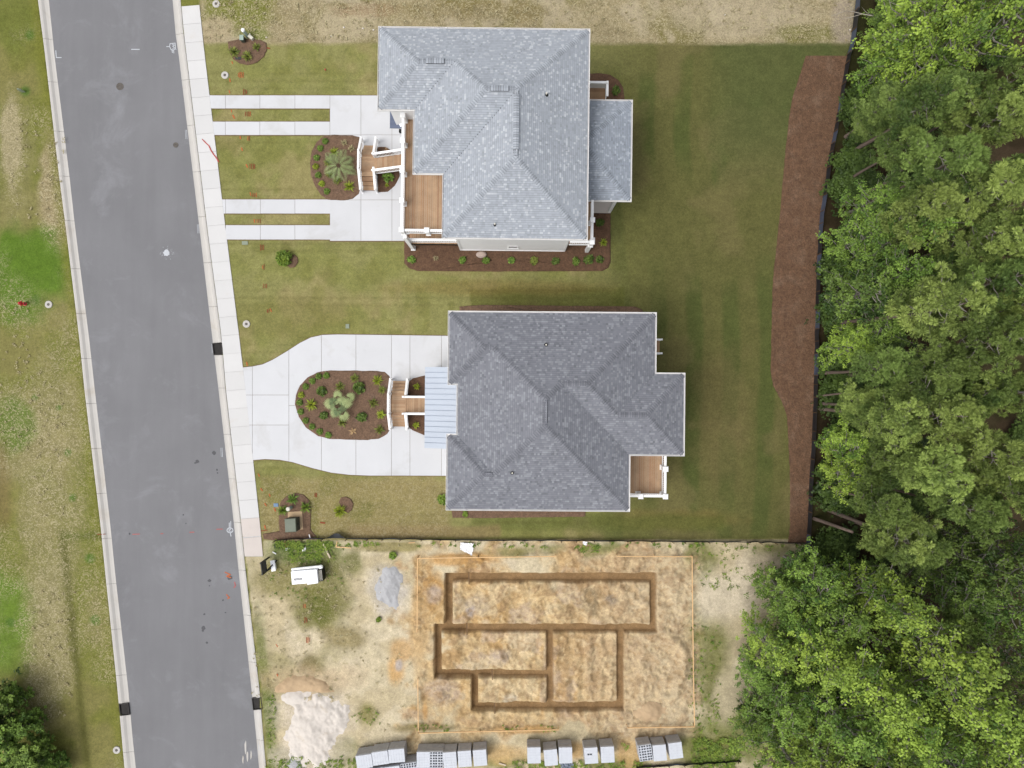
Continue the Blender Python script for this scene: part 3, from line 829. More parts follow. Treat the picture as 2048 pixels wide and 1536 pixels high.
def gutter(outline, z, parent, org, name='gutter', w=0.13):
    o0 = outline; o1 = inset(outline, 0.022); o2 = inset(outline, w); b = MB()
    n = len(o0)
    for i in range(n):
        j = (i + 1) % n
        def Q(a, za, c, zc):
            b.face([(*a[i], za), (*a[j], za), (*c[j], zc), (*c[i], zc)])
        Q(o0, z - 0.13, o0, z + 0.012); Q(o0, z + 0.012, o1, z + 0.012); Q(o1, z + 0.012, o1, z - 0.09); Q(o1, z - 0.09, o2, z - 0.09); Q(o0, z - 0.13, o2, z - 0.13)
        Q(o2, z - 0.16, o2, z + 0.0)
    g = b.build(name, MATS['gutter_white'], parent, org=org)
    s = MB()
    for i in range(n):
        j = (i + 1) % n
        a = Vector((*o1[i], z + .008)); c = Vector((*o1[j], z + .008)); d = c - a; L = d.length
        if L < 0.9: continue
        d /= L; nn = Vector((-d.y, d.x, 0))
        for t in np.arange(0.45, L - 0.2, 0.82):
            p = a + d * float(t); s.beam(p, p + nn * (w - 0.03), 0.035, 0.012)
    put(s.build('gutter_strap', MATS['gutter_white'], g, org=org), kind='stuff')
    return g

def hip_roof(rects, outline, ze, parent, org, tones, m, seed, wall_x=None):
    """union of equal-pitch hip roofs over rectangles; courses of shingle tabs, caps on hips and ridges"""
    rg = np.random.default_rng(seed)
    R_ = [tuple(r) for r in rects]
    def hs(x, y):
        out = []
        for (x0, x1, y0, y1) in R_:
            out.append(PITCH * np.minimum(np.minimum(x - x0, x1 - x), np.minimum(y - y0, y1 - y)))
        return np.stack(out)
    # roof deck under the shingles
    xs0 = min(r[0] for r in R_); xs1 = max(r[1] for r in R_); ys0 = min(r[2] for r in R_); ys1 = max(r[3] for r in R_)
    if wall_x is not None: xs0 = wall_x
    b = MB(); st = 0.16
    nx = int((xs1 - xs0) / st) + 1; ny = int((ys1 - ys0) / st) + 1
    ax = np.linspace(xs0, xs1, nx); ay = np.linspace(ys0, ys1, ny)
    GX, GY = np.meshgrid(ax, ay); hh = hs(GX, GY).max(0)
    ids = -np.ones(hh.shape, int)
    for j in range(ny):
        for i in range(nx):
            if hh[j, i] > -0.02:
                ids[j, i] = len(b.v); b.v.append((GX[j, i], GY[j, i], ze + hh[j, i] - 0.03))
    for j in range(ny - 1):
        for i in range(nx - 1):
            q = (ids[j, i], ids[j, i + 1], ids[j + 1, i + 1], ids[j + 1, i])
            if min(q) >= 0: b.f.append(q); b.m.append(0); b.c.append(None)
    roof = b.build('roof', MATS['roof_felt'], parent, org=org)
    s = MB(); s.face([(*p, ze - 0.14) for p in inset(outline, 0.05)]); s.build('soffit', MATS['white_paint'], roof, org=org)
    # shingles
    c = 0.134; V_, F_, C_ = [], [], []
    base, fleck, dark = [np.array(A(*t)) for t in tones]
    for i, (x0, x1, y0, y1) in enumerate(R_):
        for dr in range(4):
            umin, umax = (y0, y1) if dr < 2 else (x0, x1)
            half = min(x1 - x0, y1 - y0) / 2
            def XY(u, d):
                if dr == 0: return x0 + d, u
                if dr == 1: return x1 - d, u
                if dr == 2: return u, y0 + d
                return u, y1 - d
            def vis(u, d):
                x, y = XY(u, d); h = hs(x, y); me_ = h[i]
                ok = (np.abs(me_ - PITCH * d) < 2e-3)
                for j in range(len(R_)):
                    if j < i: ok &= h[j] < me_ - 1e-3
                    else: ok &= h[j] < me_ + 3e-3
                if wall_x is not None: ok &= x > wall_x
                return ok
            for k_ in range(int(half / c) + 1):
                d0 = k_ * c; d1 = d0 + c
                us = [umin + rg.uniform(-0.3, 0)]
                while us[-1] < umax: us.append(us[-1] + rg.choice([0.11, 0.14, 0.17, 0.21]))
                us = np.array(us); ua, ub = us[:-1], us[1:]
                e = 0.004
                v4 = vis(ua + e, d0 + e + 0 * ua) & vis(ub - e, d0 + e + 0 * ua) & vis(ua + e, min(d1, half) - e + 0 * ua) & vis(ub - e, min(d1, half) - e + 0 * ua)
                segs = []
                for a_, b_, ok in zip(ua, ub, v4):
                    tone = rg.random()
                    cl = base * rg.uniform(0.92, 1.07) if tone > tones[0][0] * 0 + FLECK[m] else fleck * rg.uniform(0.82, 1.02)
                    if tone > 0.93: cl = dark * rg.uniform(0.95, 1.1)
                    if ok: segs.append((a_, b_, cl))
                    else:
                        nn = max(3, int((b_ - a_) / 0.05)); ed = np.linspace(a_, b_, nn + 1); mid = (ed[:-1] + ed[1:]) / 2
                        vv_ = vis(mid, d0 + c * 0.5 + 0 * mid)
                        run = None
                        for q in range(nn + 1):
                            if q < nn and vv_[q]:
                                if run is None: run = ed[q]
                            elif run is not None:
                                segs.append((run, ed[q], cl)); run = None
                for a_, b_, cl in segs:
                    th = 0.012 + 0.006 * (cl[0] > base[0] * 1.1)
                    zz0 = ze + PITCH * d0; zz1 = ze + PITCH * d1; dm = d0 + c * 0.84; zm = ze + PITCH * dm
                    pts = [(*XY(a_, d0), zz0 + th), (*XY(b_, d0), zz0 + th), (*XY(b_, dm), zm + th * .3), (*XY(a_, dm), zm + th * .3), (*XY(b_, d1), zz1 + 0.001), (*XY(a_, d1), zz1 + 0.001), (*XY(a_, d0), zz0 - 0.01), (*XY(b_, d0), zz0 - 0.01)]
                    n = len(V_); V_.extend(pts)
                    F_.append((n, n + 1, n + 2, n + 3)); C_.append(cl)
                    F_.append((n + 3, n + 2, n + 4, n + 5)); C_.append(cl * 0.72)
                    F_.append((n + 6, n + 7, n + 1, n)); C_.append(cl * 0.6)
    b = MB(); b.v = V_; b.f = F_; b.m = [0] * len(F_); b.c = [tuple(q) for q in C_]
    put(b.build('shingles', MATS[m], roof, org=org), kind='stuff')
    # caps over hips and ridges
    b = MB(); seen = set()
    for i, (x0, x1, y0, y1) in enumerate(R_):
        w, h = x1 - x0, y1 - y0; r = min(w, h) / 2
        if w >= h: e0, e1 = (x0 + r, (y0 + y1) / 2), (x1 - r, (y0 + y1) / 2)
        else: e0, e1 = ((x0 + x1) / 2, y0 + r), ((x0 + x1) / 2, y1 - r)
        lines = [(e0, e1)]
        for cx, cy in ((x0, y0), (x1, y0), (x0, y1), (x1, y1)):
            e = e0 if math.hypot(cx - e0[0], cy - e0[1]) <= math.hypot(cx - e1[0], cy - e1[1]) + 1e-6 else e1
            lines.append(((cx, cy), e))
        for (a, e) in lines:
            a = Vector((*a, 0)); e = Vector((*e, 0)); L = (e - a).length
            if L < 0.1: continue
            d = (e - a) / L; nn = Vector((-d.y, d.x, 0))
            for t in np.arange(0.08, L, 0.15):
                p = a + d * float(t)
                key = (round(p.x / 0.1), round(p.y / 0.1))
                if key in seen: continue
                if wall_x is not None and p.x < wall_x + 0.1: continue
                h0 = hs(np.array([p.x, p.x + nn.x * .2, p.x - nn.x * .2]), np.array([p.y, p.y + nn.y * .2, p.y - nn.y * .2])).max(0)
                me_ = PITCH * min(p.x - x0, x1 - p.x, p.y - y0, y1 - p.y)
                if h0[0] > me_ + 0.01 or h0[1] > h0[0] - 0.03 or h0[2] > h0[0] - 0.03: continue
                seen.add(key)
                ww = 0.17
                zc = ze + h0[0]; p2 = p + d * 0.16
                sl = 0 if L > 0 and (a, e) == lines[0] else 0
                h2 = hs(np.array([p2.x]), np.array([p2.y])).max(0)[0]; h2 = h2 if h2 > 0 else h0[0]
                hw = hs(np.array([p.x + nn.x * ww, p2.x + nn.x * ww]), np.array([p.y + nn.y * ww, p2.y + nn.y * ww])).max(0)
                cl = base * rg.uniform(0.84, 1.16)
                lo, hi = (0.034, 0.012)
                q = lambda pp, s_, z_: (pp.x + nn.x * ww * s_, pp.y + nn.y * ww * s_, z_)
                pm = p.lerp(p2, .3); hm = zc - ze + (h2 - (zc - ze)) * .3
                for s_ in (1, -1):
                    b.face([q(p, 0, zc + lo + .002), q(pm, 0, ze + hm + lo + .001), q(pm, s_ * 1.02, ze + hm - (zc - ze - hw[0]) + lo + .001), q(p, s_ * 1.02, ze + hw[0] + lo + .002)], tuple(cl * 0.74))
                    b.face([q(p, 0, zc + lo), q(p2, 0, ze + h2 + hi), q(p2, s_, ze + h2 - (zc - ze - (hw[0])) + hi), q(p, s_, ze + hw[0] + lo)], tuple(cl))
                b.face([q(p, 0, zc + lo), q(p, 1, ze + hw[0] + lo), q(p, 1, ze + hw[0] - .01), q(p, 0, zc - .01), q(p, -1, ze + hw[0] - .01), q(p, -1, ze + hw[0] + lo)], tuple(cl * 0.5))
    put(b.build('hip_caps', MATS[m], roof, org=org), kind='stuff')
    return roof
FLECK = {'shingle_light': 0.14, 'shingle_dark': 0.24}

def vent_pipe(roof, org, px, py, z, pale=True):
    p = P(px, py, z)
    s = MB(); s.tube([p - Vector((0, 0, .25)), p + Vector((0, 0, 0.28))], [0.05, 0.05], 10); o = s.build('vent_pipe', MATS['cream_plastic'], roof, org=org)
    s = MB(); s.lathe([(0.14, -0.12), (0.13, -0.02), (0.065, 0.06), (0.06, 0.1)], 12, p); s.build('vent_flashing', MATS['black_plastic'], roof, org=org)

def ridge_vent(roof, org, p, q):
    p = Vector(p); q = Vector(q); d = (q - p).normalized(); nn = Vector((-d.y, d.x, 0)); w = 0.17
    b = MB()
    for s_ in (1, -1):
        b.face([p + Vector((0, 0, .10)), q + Vector((0, 0, .10)), q + nn * w * s_ + Vector((0, 0, .045)), p + nn * w * s_ + Vector((0, 0, .045))])
        b.face([p + nn * w * s_ + Vector((0, 0, .045)), q + nn * w * s_ + Vector((0, 0, .045)), q + nn * w * s_ - Vector((0, 0, .05)), p + nn * w * s_ - Vector((0, 0, .05))])
    o = b.build('ridge_vent', MATS['black_plastic'], roof, org=org)
    n = int((q - p).length / 0.15)
    for i in range(n):
        a = p + d * (i * (q - p).length / n + .004); c = p + d * ((i + 1) * (q - p).length / n - .012)
        b = MB(); cl = tuple(np.array(A(176, 182, 190)) * rnd.uniform(0.8, 1.15)); b.col = cl
        for s_ in (1, -1):
            b.face([a + Vector((0, 0, .115)), c + Vector((0, 0, .108)), c + nn * (w + .012) * s_ + Vector((0, 0, .055)), a + nn * (w + .012) * s_ + Vector((0, 0, .062))])
        b.build('cap_shingle', MATS['shingle_light'], o, org=org)

BW = [A(193, 158, 124), A(185, 150, 117), A(199, 166, 132), A(183, 146, 114), A(191, 160, 129)]
def boards(parent, org, x0, x1, y0, y1, z, along='y', w=0.138, gap=0.008, name='deck_board', t=0.03):
    lo, hi = (x0, x1) if along == 'y' else (y0, y1)
    n = max(1, int(round((hi - lo) / (w + gap)))); st = (hi - lo) / n
    for i in range(n):
        b = MB(); b.col = tuple(np.array(rnd.choice(BW)) * rnd.uniform(0.94, 1.06))
        a, c = lo + i * st, lo + (i + 1) * st - gap
        if along == 'y': b.box(a, c, y0, y1, z - t, z)
        else: b.box(x0, x1, a, c, z - t, z)
        b.build(name, MATS['deck_wood'], parent, org=org)

def railing(parent, org, p, q, floor0, floor1=None, h=0.98, post=0.0, cap=None, name='railing', w=0.12, ends=True):
    """white handrail from p to q (xy) above floors at both ends: top rail, bottom rail, balusters"""
    floor1 = floor0 if floor1 is None else floor1
    a = Vector((*p, floor0)); c = Vector((*q, floor1)); up = Vector((0, 0, 1))
    s = MB(); s.beam(a + up * h, c + up * h, w, 0.05)
    r = s.build(name, MATS['white_paint'], parent, org=org)
    s = MB(); s.beam(a + up * 0.13, c + up * 0.13, 0.05, 0.06); s.build('bottom_rail', MATS['white_paint'], r, org=org)
    s = MB(); L = (c - a).length; n = max(2, int(L / 0.125))
    for i in range(1, n):
        u = a.lerp(c, i / n); s.box(u.x - .016, u.x + .016, u.y - .016, u.y + .016, u.z + .1, u.z + h - .05)
    put(s.build('balusters', MATS['white_paint'], r, org=org), kind='stuff')
    return r
def newel(parent, org, p, z0, z1, w=0.11, cap=0.16, name='post'):
    s = MB(); s.box(p[0] - w / 2, p[0] + w / 2, p[1] - w / 2, p[1] + w / 2, z0, z1)
    o = s.build(name, MATS['white_paint'], parent, org=org)
    s = MB(); c = cap / 2
    s.hexa([(p[0] - c, p[1] - c, z1), (p[0] + c, p[1] - c, z1), (p[0] + c, p[1] + c, z1), (p[0] - c, p[1] + c, z1)] + [(p[0] + dx * c * .8, p[1] + dy * c * .8, z1 + .05) for dx, dy in ((-1, -1), (1, -1), (1, 1), (-1, 1))])
    s.build('post_cap', MATS['white_paint'], o, org=org)
    s = MB(); c = cap / 2 * 0.95; s.box(p[0] - c, p[0] + c, p[1] - c, p[1] + c, z0 + .002, z0 + 0.09); s.build('post_base', MATS['white_paint'], o, org=org)
    return o
def flight(parent, org, x0, x1, y0, y1, z0, z1, n, axis_, name='stair'):
    """steps climbing from the low end (first coordinate) to the high end along axis_; x or y order gives the direction"""
    root = MB()
    if axis_ == 'y':
        for x in (x0 + .02, (x0 + x1) / 2, x1 - .06):
            root.hexa([(x, y0, 0.0), (x + .04, y0, 0.0), (x + .04, y1, max(0, z1 - .35)), (x, y1, max(0, z1 - .35)), (x, y0, z0 - .05), (x + .04, y0, z0 - .05), (x + .04, y1, z1 - .05), (x, y1, z1 - .05)])
    else:
        for y in (y0 + .02, (y0 + y1) / 2, y1 - .06):
            root.hexa([(x0, y, max(0, z0 - .3)), (x0, y + .04, max(0, z0 - .3)), (x1, y + .04, max(0, z1 - .35)), (x1, y, max(0, z1 - .35)), (x0, y, z0 - .05), (x0, y + .04, z0 - .05), (x1, y + .04, z1 - .05), (x1, y, z1 - .05)])
    r = root.build(name, MATS['deck_wood'] if False else MATS['dark_wood'], parent, org=org)
    lo, hi = (y0, y1) if axis_ == 'y' else (x0, x1)
    for i in range(n):
        a = lo + (hi - lo) * i / n; c = lo + (hi - lo) * (i + 1) / n; z = z0 + (z1 - z0) * (i + 1) / n
        e = 0.02 if c > a else -0.02
        m_ = (a + c) / 2
        for u, v in ((a - e, m_ - e * .2), (m_ + e * .2, c)):
            b = MB(); b.col = tuple(np.array(rnd.choice(BW)) * rnd.uniform(0.93, 1.07))
            if axis_ == 'y': b.box(x0, x1, min(u, v), max(u, v), z - .03, z)
            else: b.box(min(u, v), max(u, v), y0, y1, z - .03, z)
            b.build('tread_board', MATS['deck_wood'], r, org=org)
        b = MB(); b.col = tuple(np.array(A(120, 84, 60)))
        if axis_ == 'y': b.box(x0 + .01, x1 - .01, a - .01 + (e > 0) * .0, a + .01, z - (z1 - z0) / n, z - .03)
        else: b.box(a - .01, a + .01, y0 + .01, y1 - .01, z - (z1 - z0) / n, z - .03)
        b.build('riser', MATS['deck_wood'], r, org=org)
    return r
def windowp(wall, org, x, y, z0, z1, w, face):
    """window in a wall facing 'S','N','W','E' at x,y centre"""
    def bx(b, u0, u1, d0, d1, a, c):
        if face == 'S': b.box(x + u0, x + u1, y - d1, y - d0, a, c)
        elif face == 'N': b.box(x + u0, x + u1, y + d0, y + d1, a, c)
        elif face == 'W': b.box(x - d1, x - d0, y + u0, y + u1, a, c)
        else: b.box(x + d0, x + d1, y + u0, y + u1, a, c)
    b = MB(); h = w / 2
    bx(b, -h - .09, h + .09, .002, .035, z1, z1 + .12); bx(b, -h - .09, -h, .002, .03, z0, z1); bx(b, h, h + .09, .002, .03, z0, z1); bx(b, -h - .12, h + .12, .002, .06, z0 - .07, z0)
    fr = b.build('window', MATS['white_paint'], wall, org=org)
    b = MB(); bx(b, -h, h, .004, .012, z0, z1); b.build('pane', MATS['glass_dark'], fr, org=org)

def walls(parent, org, poly, z0, z1):
    b = MB(); b.prism(poly, z0, z1)
    return b.build('wall', MATS['siding'], parent, org=org)
# lap siding
k = NT('siding')
co = k.n('NewGeometry').outputs['Position']
sp = k.n('SeparateXYZ'); k.l(co, sp.inputs[0])
fr_ = k.n('Math', operation='FRACT'); k.l(k.mul(sp.outputs['Z'], 5.9), fr_.inputs[0])
lap = k.rng(fr_.outputs[0], 0.0, 1.0, 1.0, 0.0)
base = k.n('RGB'); base.outputs[0].default_value = (0.74, 0.74, 0.74, 1)
col = k.scale(base.outputs[0], k.rng(k.noise(co, 1.2, 4), .3, .7, .97, 1.03))
k.finish(col, 0.6, lap, 1.0, 0.02); MATS['siding'] = k.m

def ccw(p):
    a = sum(p[i][0] * p[(i + 1) % len(p)][1] - p[(i + 1) % len(p)][0] * p[i][1] for i in range(len(p)))
    return p if a > 0 else p[::-1]

# ---------------------------------------------------------------- light grey roofed house
ZE = 7.5
O1 = P(968, 265, ZE); O1 = Vector((O1.x, O1.y, 0)); T1 = tuple(O1)
HOUSE1 = put(empty('house', O1, math.radians(-0.7)), 'white house with pale grey shingle roof and wooden balcony', 'house', 'pair of new houses')
out_px = [(754, 55), (1178, 55), (1178, 478.5), (886, 478.5), (886, 350.5), (826, 350.5), (826, 223.5), (754, 223.5)]
outl = ccw([tuple(P(x, y, ZE)[:2]) for x, y in out_px])
rects = [rect_px(754, 1100, 55, 223.5, ZE), rect_px(826, 1178, 55, 350.5, ZE), rect_px(886, 1178, 55, 478.5, ZE)]
ins = 0.10
rects = [(a + ins, b_ - ins, c_ + ins, d_ - ins) for a, b_, c_, d_ in rects]
gutter(outl, ZE, HOUSE1, T1)
tones1 = ((178, 184, 192), (206, 211, 218), (166, 172, 179))
roof1 = hip_roof(rects, outl, ZE, HOUSE1, T1, tones1, 'shingle_light', 3)
def top_of(rects, x, y): return ZE + PITCH * max(min(x - a, b_ - x, y - c_, d_ - y) for a, b_, c_, d_ in rects)
def ridge_pts(px0, py0, px1, py1):
    return None
r1, r2, r3 = rects
ry1 = (r1[2] + r1[3]) / 2; xa = r1[0] + (r1[3] - r1[2]) / 2
ridge_vent(roof1, T1, (xa + .55, ry1, top_of(rects, xa + .6, ry1)), (xa + 1.72, ry1, top_of(rects, xa + .6, ry1)))
ry2 = (r2[2] + r2[3]) / 2; xb = r2[0] + (r2[3] - r2[2]) / 2
ridge_vent(roof1, T1, (xb + .3, ry2, top_of(rects, xb + .4, ry2)), (xb + 1.42, ry2, top_of(rects, xb + .4, ry2)))
rx3 = (r3[0] + r3[1]) / 2; yb = r3[2] + (r3[1] - r3[0]) / 2
ridge_vent(roof1, T1, (rx3, ry2 - .35, top_of(rects, rx3, yb + .3)), (rx3, yb + .45, top_of(rects, rx3, yb + .3)))
for px, py in ((1092, 188), (992, 449)):
    p = P(px, py, ZE + .8); vent_pipe(roof1, T1, px, py, top_of(rects, p.x, p.y) + .02)
# lower rear roof
ZW = 5.0
wo_px = [(1150, 196), (1264.5, 196), (1264.5, 400), (1150, 400)]
outw = ccw([tuple(P(x, y, ZW)[:2]) for x, y in wo_px])
b = MB()
rw = [rect_px(1030, 1264.5, 196, 400, ZW)]; rw = [(a, b_ - ins, c_ + ins, d_ - ins) for a, b_, c_, d_ in rw]
gutter(outw, ZW, HOUSE1, T1, 'rear_gutter')
wx1 = P(1136, 300, 0).x
hip_roof(rw, outw, ZW, HOUSE1, T1, ((168, 176, 187), (196, 204, 215), (154, 161, 171)), 'shingle_light', 5, wall_x=wx1 + .01).name = 'rear_roof'
# walls
wp = ccw([G(x, y) for x, y in ((808, 172), (1138, 172), (1138, 440), (1131, 440), (1131, 501), (923, 501), (923, 387), (869, 387), (869, 287), (808, 287))])
W = walls(HOUSE1, T1, wp, -0.05, ZE - 0.15)
y_s = G(0, 501)[1]
windowp(W, T1, G(1028, 0)[0], y_s, 1.15, 1.75, 0.62, 'S')
for px in (975, 1085): windowp(W, T1, G(px, 0)[0], y_s, 4.9, 6.3, 0.9, 'S')
for py in (230, 260): windowp(W, T1, G(808, 0)[0], G(0, py)[1], 4.6, 6.2, 0.9, 'W')
windowp(W, T1, G(869, 0)[0], G(0, 340)[1], 4.65, 6.7, 1.4, 'W'); windowp(W, T1, G(923, 0)[0], G(0, 450)[1], 4.65, 6.7, 1.4, 'W')
windowp(W, T1, G(869, 0)[0], G(0, 345)[1], 2.05, 4.1, 1.1, 'W')
for px in (880, 960, 1060): windowp(W, T1, G(px, 0)[0], G(0, 172)[1], 4.8, 6.3, 0.9, 'N')
# corner boards
s = MB(); x_, y_ = G(923, 501); s.box(x_ - .03, x_ + .12, y_ - .03, y_ + .12, 0, 7.3); s.build('corner_board', MATS['white_paint'], HOUSE1, org=T1); s = MB(); x_, y_ = G(1131, 501); s.box(x_ - .12, x_ + .03, y_ - .03, y_ + .12, 0, 7.3); s.build('corner_board', MATS['white_paint'], HOUSE1, org=T1)
s = MB(); xa_, ya_ = G(923, 501); xb_, _ = G(1131, 501); s.box(xa_ - .02, xb_ + .02, ya_ - .035, ya_ - .001, 0.0, 0.22); s.build('water_table', MATS['white_paint'], HOUSE1, org=T1)
# upper balcony
DZ = 4.62; RT = DZ + 1.0
def balcony(name, x0, x1, y0, y1, z):     # world extents
    s = MB(); s.box(x0 + .03, x1, y0 + .03, y1, z - .30, z - .032); d = s.build(name, MATS['white_paint'], HOUSE1 if name != 'rear_balcony_dark' else HOUSE2, org=T1 if name != 'rear_balcony_dark' else T2)
    return d
a = P(808, 466, DZ); c = P(905, 226, DZ)
bal = balcony('balcony', a.x, c.x, a.y, c.y, DZ)
boards(bal, T1, a.x + .15, c.x, a.y + .15, c.y, DZ, 'y')
boards(bal, T1, a.x, a.x + .145, a.y, c.y, DZ, 'y', name='edge_board'); boards(bal, T1, a.x + .15, c.x, a.y, a.y + .142, DZ, 'x', name='edge_board')
s = MB(); s.box(a.x + .005, c.x, a.y - .03, a.y - .002, DZ - .32, DZ - .035); s.box(a.x - .03, a.x - .002, a.y - .03, c.y, DZ - .32, DZ - .035); s.build('fascia', MATS['white_paint'], bal, org=T1)
xr = P(805.5, 0, RT).x; yr = P(0, 462, RT).y; yt = P(0, 229, RT).y
rl = railing(HOUSE1, T1, (xr, yt), (xr, yr), DZ, h=1.0, w=0.17, name='balcony_rail')
x_e = P(905, 0, RT).x
railing(HOUSE1, T1, (xr, yr), (x_e, yr), DZ, h=1.0, w=0.17, name='balcony_rail')
for py in (232, 282.5, 342, 402, 461):
    newel(HOUSE1, T1, (xr, P(0, py, RT + .1).y), DZ, RT + .1, 0.26, 0.36)
newel(HOUSE1, T1, (P(855.5, 0, RT + .1).x, yr), DZ, RT + .1, 0.26, 0.36)
# porch below the balcony
PZ = 2.0
x0, y0 = G(829, 499); x1, y1 = G(869, 290)
s = MB(); s.box(x0, G(923, 0)[0], y0, G(0, 396)[1], PZ - .28, PZ - .032); s.box(x0, G(869, 0)[0], G(0, 396)[1], y1, PZ - .28, PZ - .033)
por = s.build('porch', MATS['white_paint'], HOUSE1, org=T1)
boards(por, T1, x0, G(923, 0)[0], y0 - .02, G(0, 396)[1], PZ, 'y', name='porch_board'); boards(por, T1, x0, G(869, 0)[0], G(0, 396)[1], y1, PZ, 'y', name='porch_board')
s = MB(); s.box(x0 - .02, G(923, 0)[0], y0 - .06, y0 - .03, PZ - .3, PZ - .01); s.col = A(150, 108, 76); s.build('porch_edge', MATS['deck_wood'], por, org=T1)
railing(HOUSE1, T1, (x0 + .1, y0 + .08), (G(921, 0)[0], y0 + .08), PZ, h=0.95, w=0.2, name='porch_rail')
for py in (499, 402 + 18, 357, 325.5, 292):
    x_, y_ = G(829, py)
    s = MB(); s.box(x_ - .13, x_ + .13, y_ - .13, y_ + .13, 0, DZ - .33); s.build('column', MATS['white_paint'], HOUSE1, org=T1)
    s = MB(); s.box(x_ - .17, x_ + .17, y_ - .17, y_ + .17, 0.002, 0.16); s.build('column_base', MATS['white_paint'], HOUSE1, org=T1)
# front stair: two side flights to a landing, then up to the porch
LZ = 0.76
xw, xe = G(728, 0)[0], G(754, 0)[0]; yn, ys_ = G(0, 318.5)[1], G(0, 353)[1]
s = MB(); s.box(xw, xe, ys_, yn, LZ - .2, LZ - .032); land = s.build('landing', MATS['dark_wood'], HOUSE1, org=T1)
boards(land, T1, xw, xe, ys_, yn, LZ, 'x', name='landing_board')
for x_, y_ in ((xw + .06, ys_ + .06), (xw + .06, yn - .06), (xe - .06, ys_ + .06), (xe - .06, yn - .06)):
    s = MB(); s.box(x_ - .05, x_ + .05, y_ - .05, y_ + .05, 0, LZ - .03); s.build('landing_leg', MATS['dark_wood'], land, org=T1)
flight(HOUSE1, T1, xw, xe, G(0, 296)[1], yn, 0.0, LZ, 4, 'y', 'north_flight')
flight(HOUSE1, T1, xw, xe, G(0, 384)[1], ys_, 0.0, LZ, 4, 'y', 'south_flight')
yA, yB = G(0, 325)[1], G(0, 357)[1]
flight(HOUSE1, T1, xe, G(829, 0)[0] - .02, yB + .05, yA - .05, LZ, PZ, 7, 'x', 'main_flight')
hr = dict(h=0.95, w=0.16)
railing(HOUSE1, T1, (xw - .06, G(0, 287)[1]), (xw - .06, yn), 0.0, LZ, name='stair_rail', **hr); railing(HOUSE1, T1, (xw - .06, yn), (xw - .06, ys_), LZ, name='stair_rail', **hr); railing(HOUSE1, T1, (xw - .06, G(0, 388)[1]), (xw - .06, ys_), 0.0, LZ, name='stair_rail', **hr)
railing(HOUSE1, T1, (xe + .06, G(0, 287)[1]), (xe + .06, yn - .1), 0.0, LZ, name='stair_rail', **hr); railing(HOUSE1, T1, (xe + .06, G(0, 388)[1]), (xe + .06, ys_ + .1), 0.0, LZ, name='stair_rail', **hr)
railing(HOUSE1, T1, (xe, yA), (G(829, 0)[0], yA), LZ, PZ, name='stair_rail', **hr); railing(HOUSE1, T1, (xe, yB), (G(829, 0)[0], yB), LZ, PZ, name='stair_rail', **hr)
for x_, y_, z_0, z_1 in ((xw - .06, G(0, 287)[1], 0, 1.0), (xw - .06, yn, 0, 1.78), (xw - .06, ys_, 0, 1.78), (xw - .06, G(0, 388)[1], 0, 1.0), (xe + .06, G(0, 287)[1], 0, 1.0), (xe + .06, G(0, 388)[1], 0, 1.0), (xe, yA, 0, 1.78), (xe, yB, 0, 1.78)):
    newel(HOUSE1, T1, (x_, y_), z_0, z_1, 0.1, 0.15, 'newel_post')
# small standing seam roof over the entry
mr = [P(779, 259, 3.3), P(779, 215, 3.3), P(815, 215, 3.95), P(815, 259, 3.95)]
s = MB(); s.face([tuple(q) for q in mr]); s.face([tuple(q - Vector((0, 0, .1))) for q in mr]); er = s.build('entry_roof', MATS['white_paint'], HOUSE1, org=T1)
for i in range(5):
    t0, t1 = i / 5, (i + 1) / 5
    A0, A1_, B0, B1_ = mr[0].lerp(mr[1], t0), mr[0].lerp(mr[1], t1), mr[3].lerp(mr[2], t0), mr[3].lerp(mr[2], t1)
    u = Vector((0, 0, .012)); s = MB(); s.face([A0 + u, A1_ + u, B1_ + u, B0 + u]); s.beam(A0 + u * 4, B0 + u * 4, 0.03, 0.04); s.build('roof_panel', MATS['metal_roof_blue'], er, org=T1)
s = MB(); g0, g1, g2 = P(786, 230, 3.98), P(806, 266, 3.6), P(806, 230, 4.1); s.face([g0, g1, g2]); s.face([q - Vector((0, 0, .06)) for q in (g0, g1, g2)])
for q0, q1 in ((g0, g1), (g1, g2), (g2, g0)): s.face([q0, q1, q1 - Vector((0, 0, .06)), q0 - Vector((0, 0, .06))])
s.build('entry_gable', MATS['white_paint'], HOUSE1, org=T1)
s = MB(); p = P(799.5, 263.5, 3.0); s.box(p.x - .07, p.x + .07, p.y - .13, p.y + .13, 2.8, 3.1); s.build('wall_lantern', MATS['black_plastic'], HOUSE1, org=T1)
# rear: side landing with railings, patio, small balcony at the corner
SZ = 1.9
xa_, xb_ = G(1138, 0)[0], P(1213, 0, SZ + .95).x; yb_, ya_ = P(0, 200, SZ).y, P(0, 173, SZ).y
s = MB(); s.box(xa_, xb_ - .02, yb_, ya_, SZ - .28, SZ - .032); sl = s.build('side_landing', MATS['white_paint'], HOUSE1, org=T1)
boards(sl, T1, xa_, xb_ - .02, yb_, ya_, SZ, 'x', name='landing_board')
railing(HOUSE1, T1, (xa_, ya_), (xb_, ya_), SZ, h=.95, w=.17, name='landing_rail'); railing(HOUSE1, T1, (xb_, ya_), (xb_, yb_), SZ, h=.95, w=.17, name='landing_rail')
newel(HOUSE1, T1, (xb_, ya_), 0, SZ + 1.0, .12, .17)
s = MB(); s.box(xa_, xb_, ya_ - .02, ya_ + .02, SZ - .5, SZ + .85); s.build('landing_screen', MATS['white_paint'], sl, org=T1)
x0, y0 = G(1138, 424); x1, y1 = G(1222, 330)
s = MB(); s.box(x0 + .25, x1, y0, y1, -.1, .16); s.build('patio', MATS['old_concrete'], HOUSE1, org=T1)
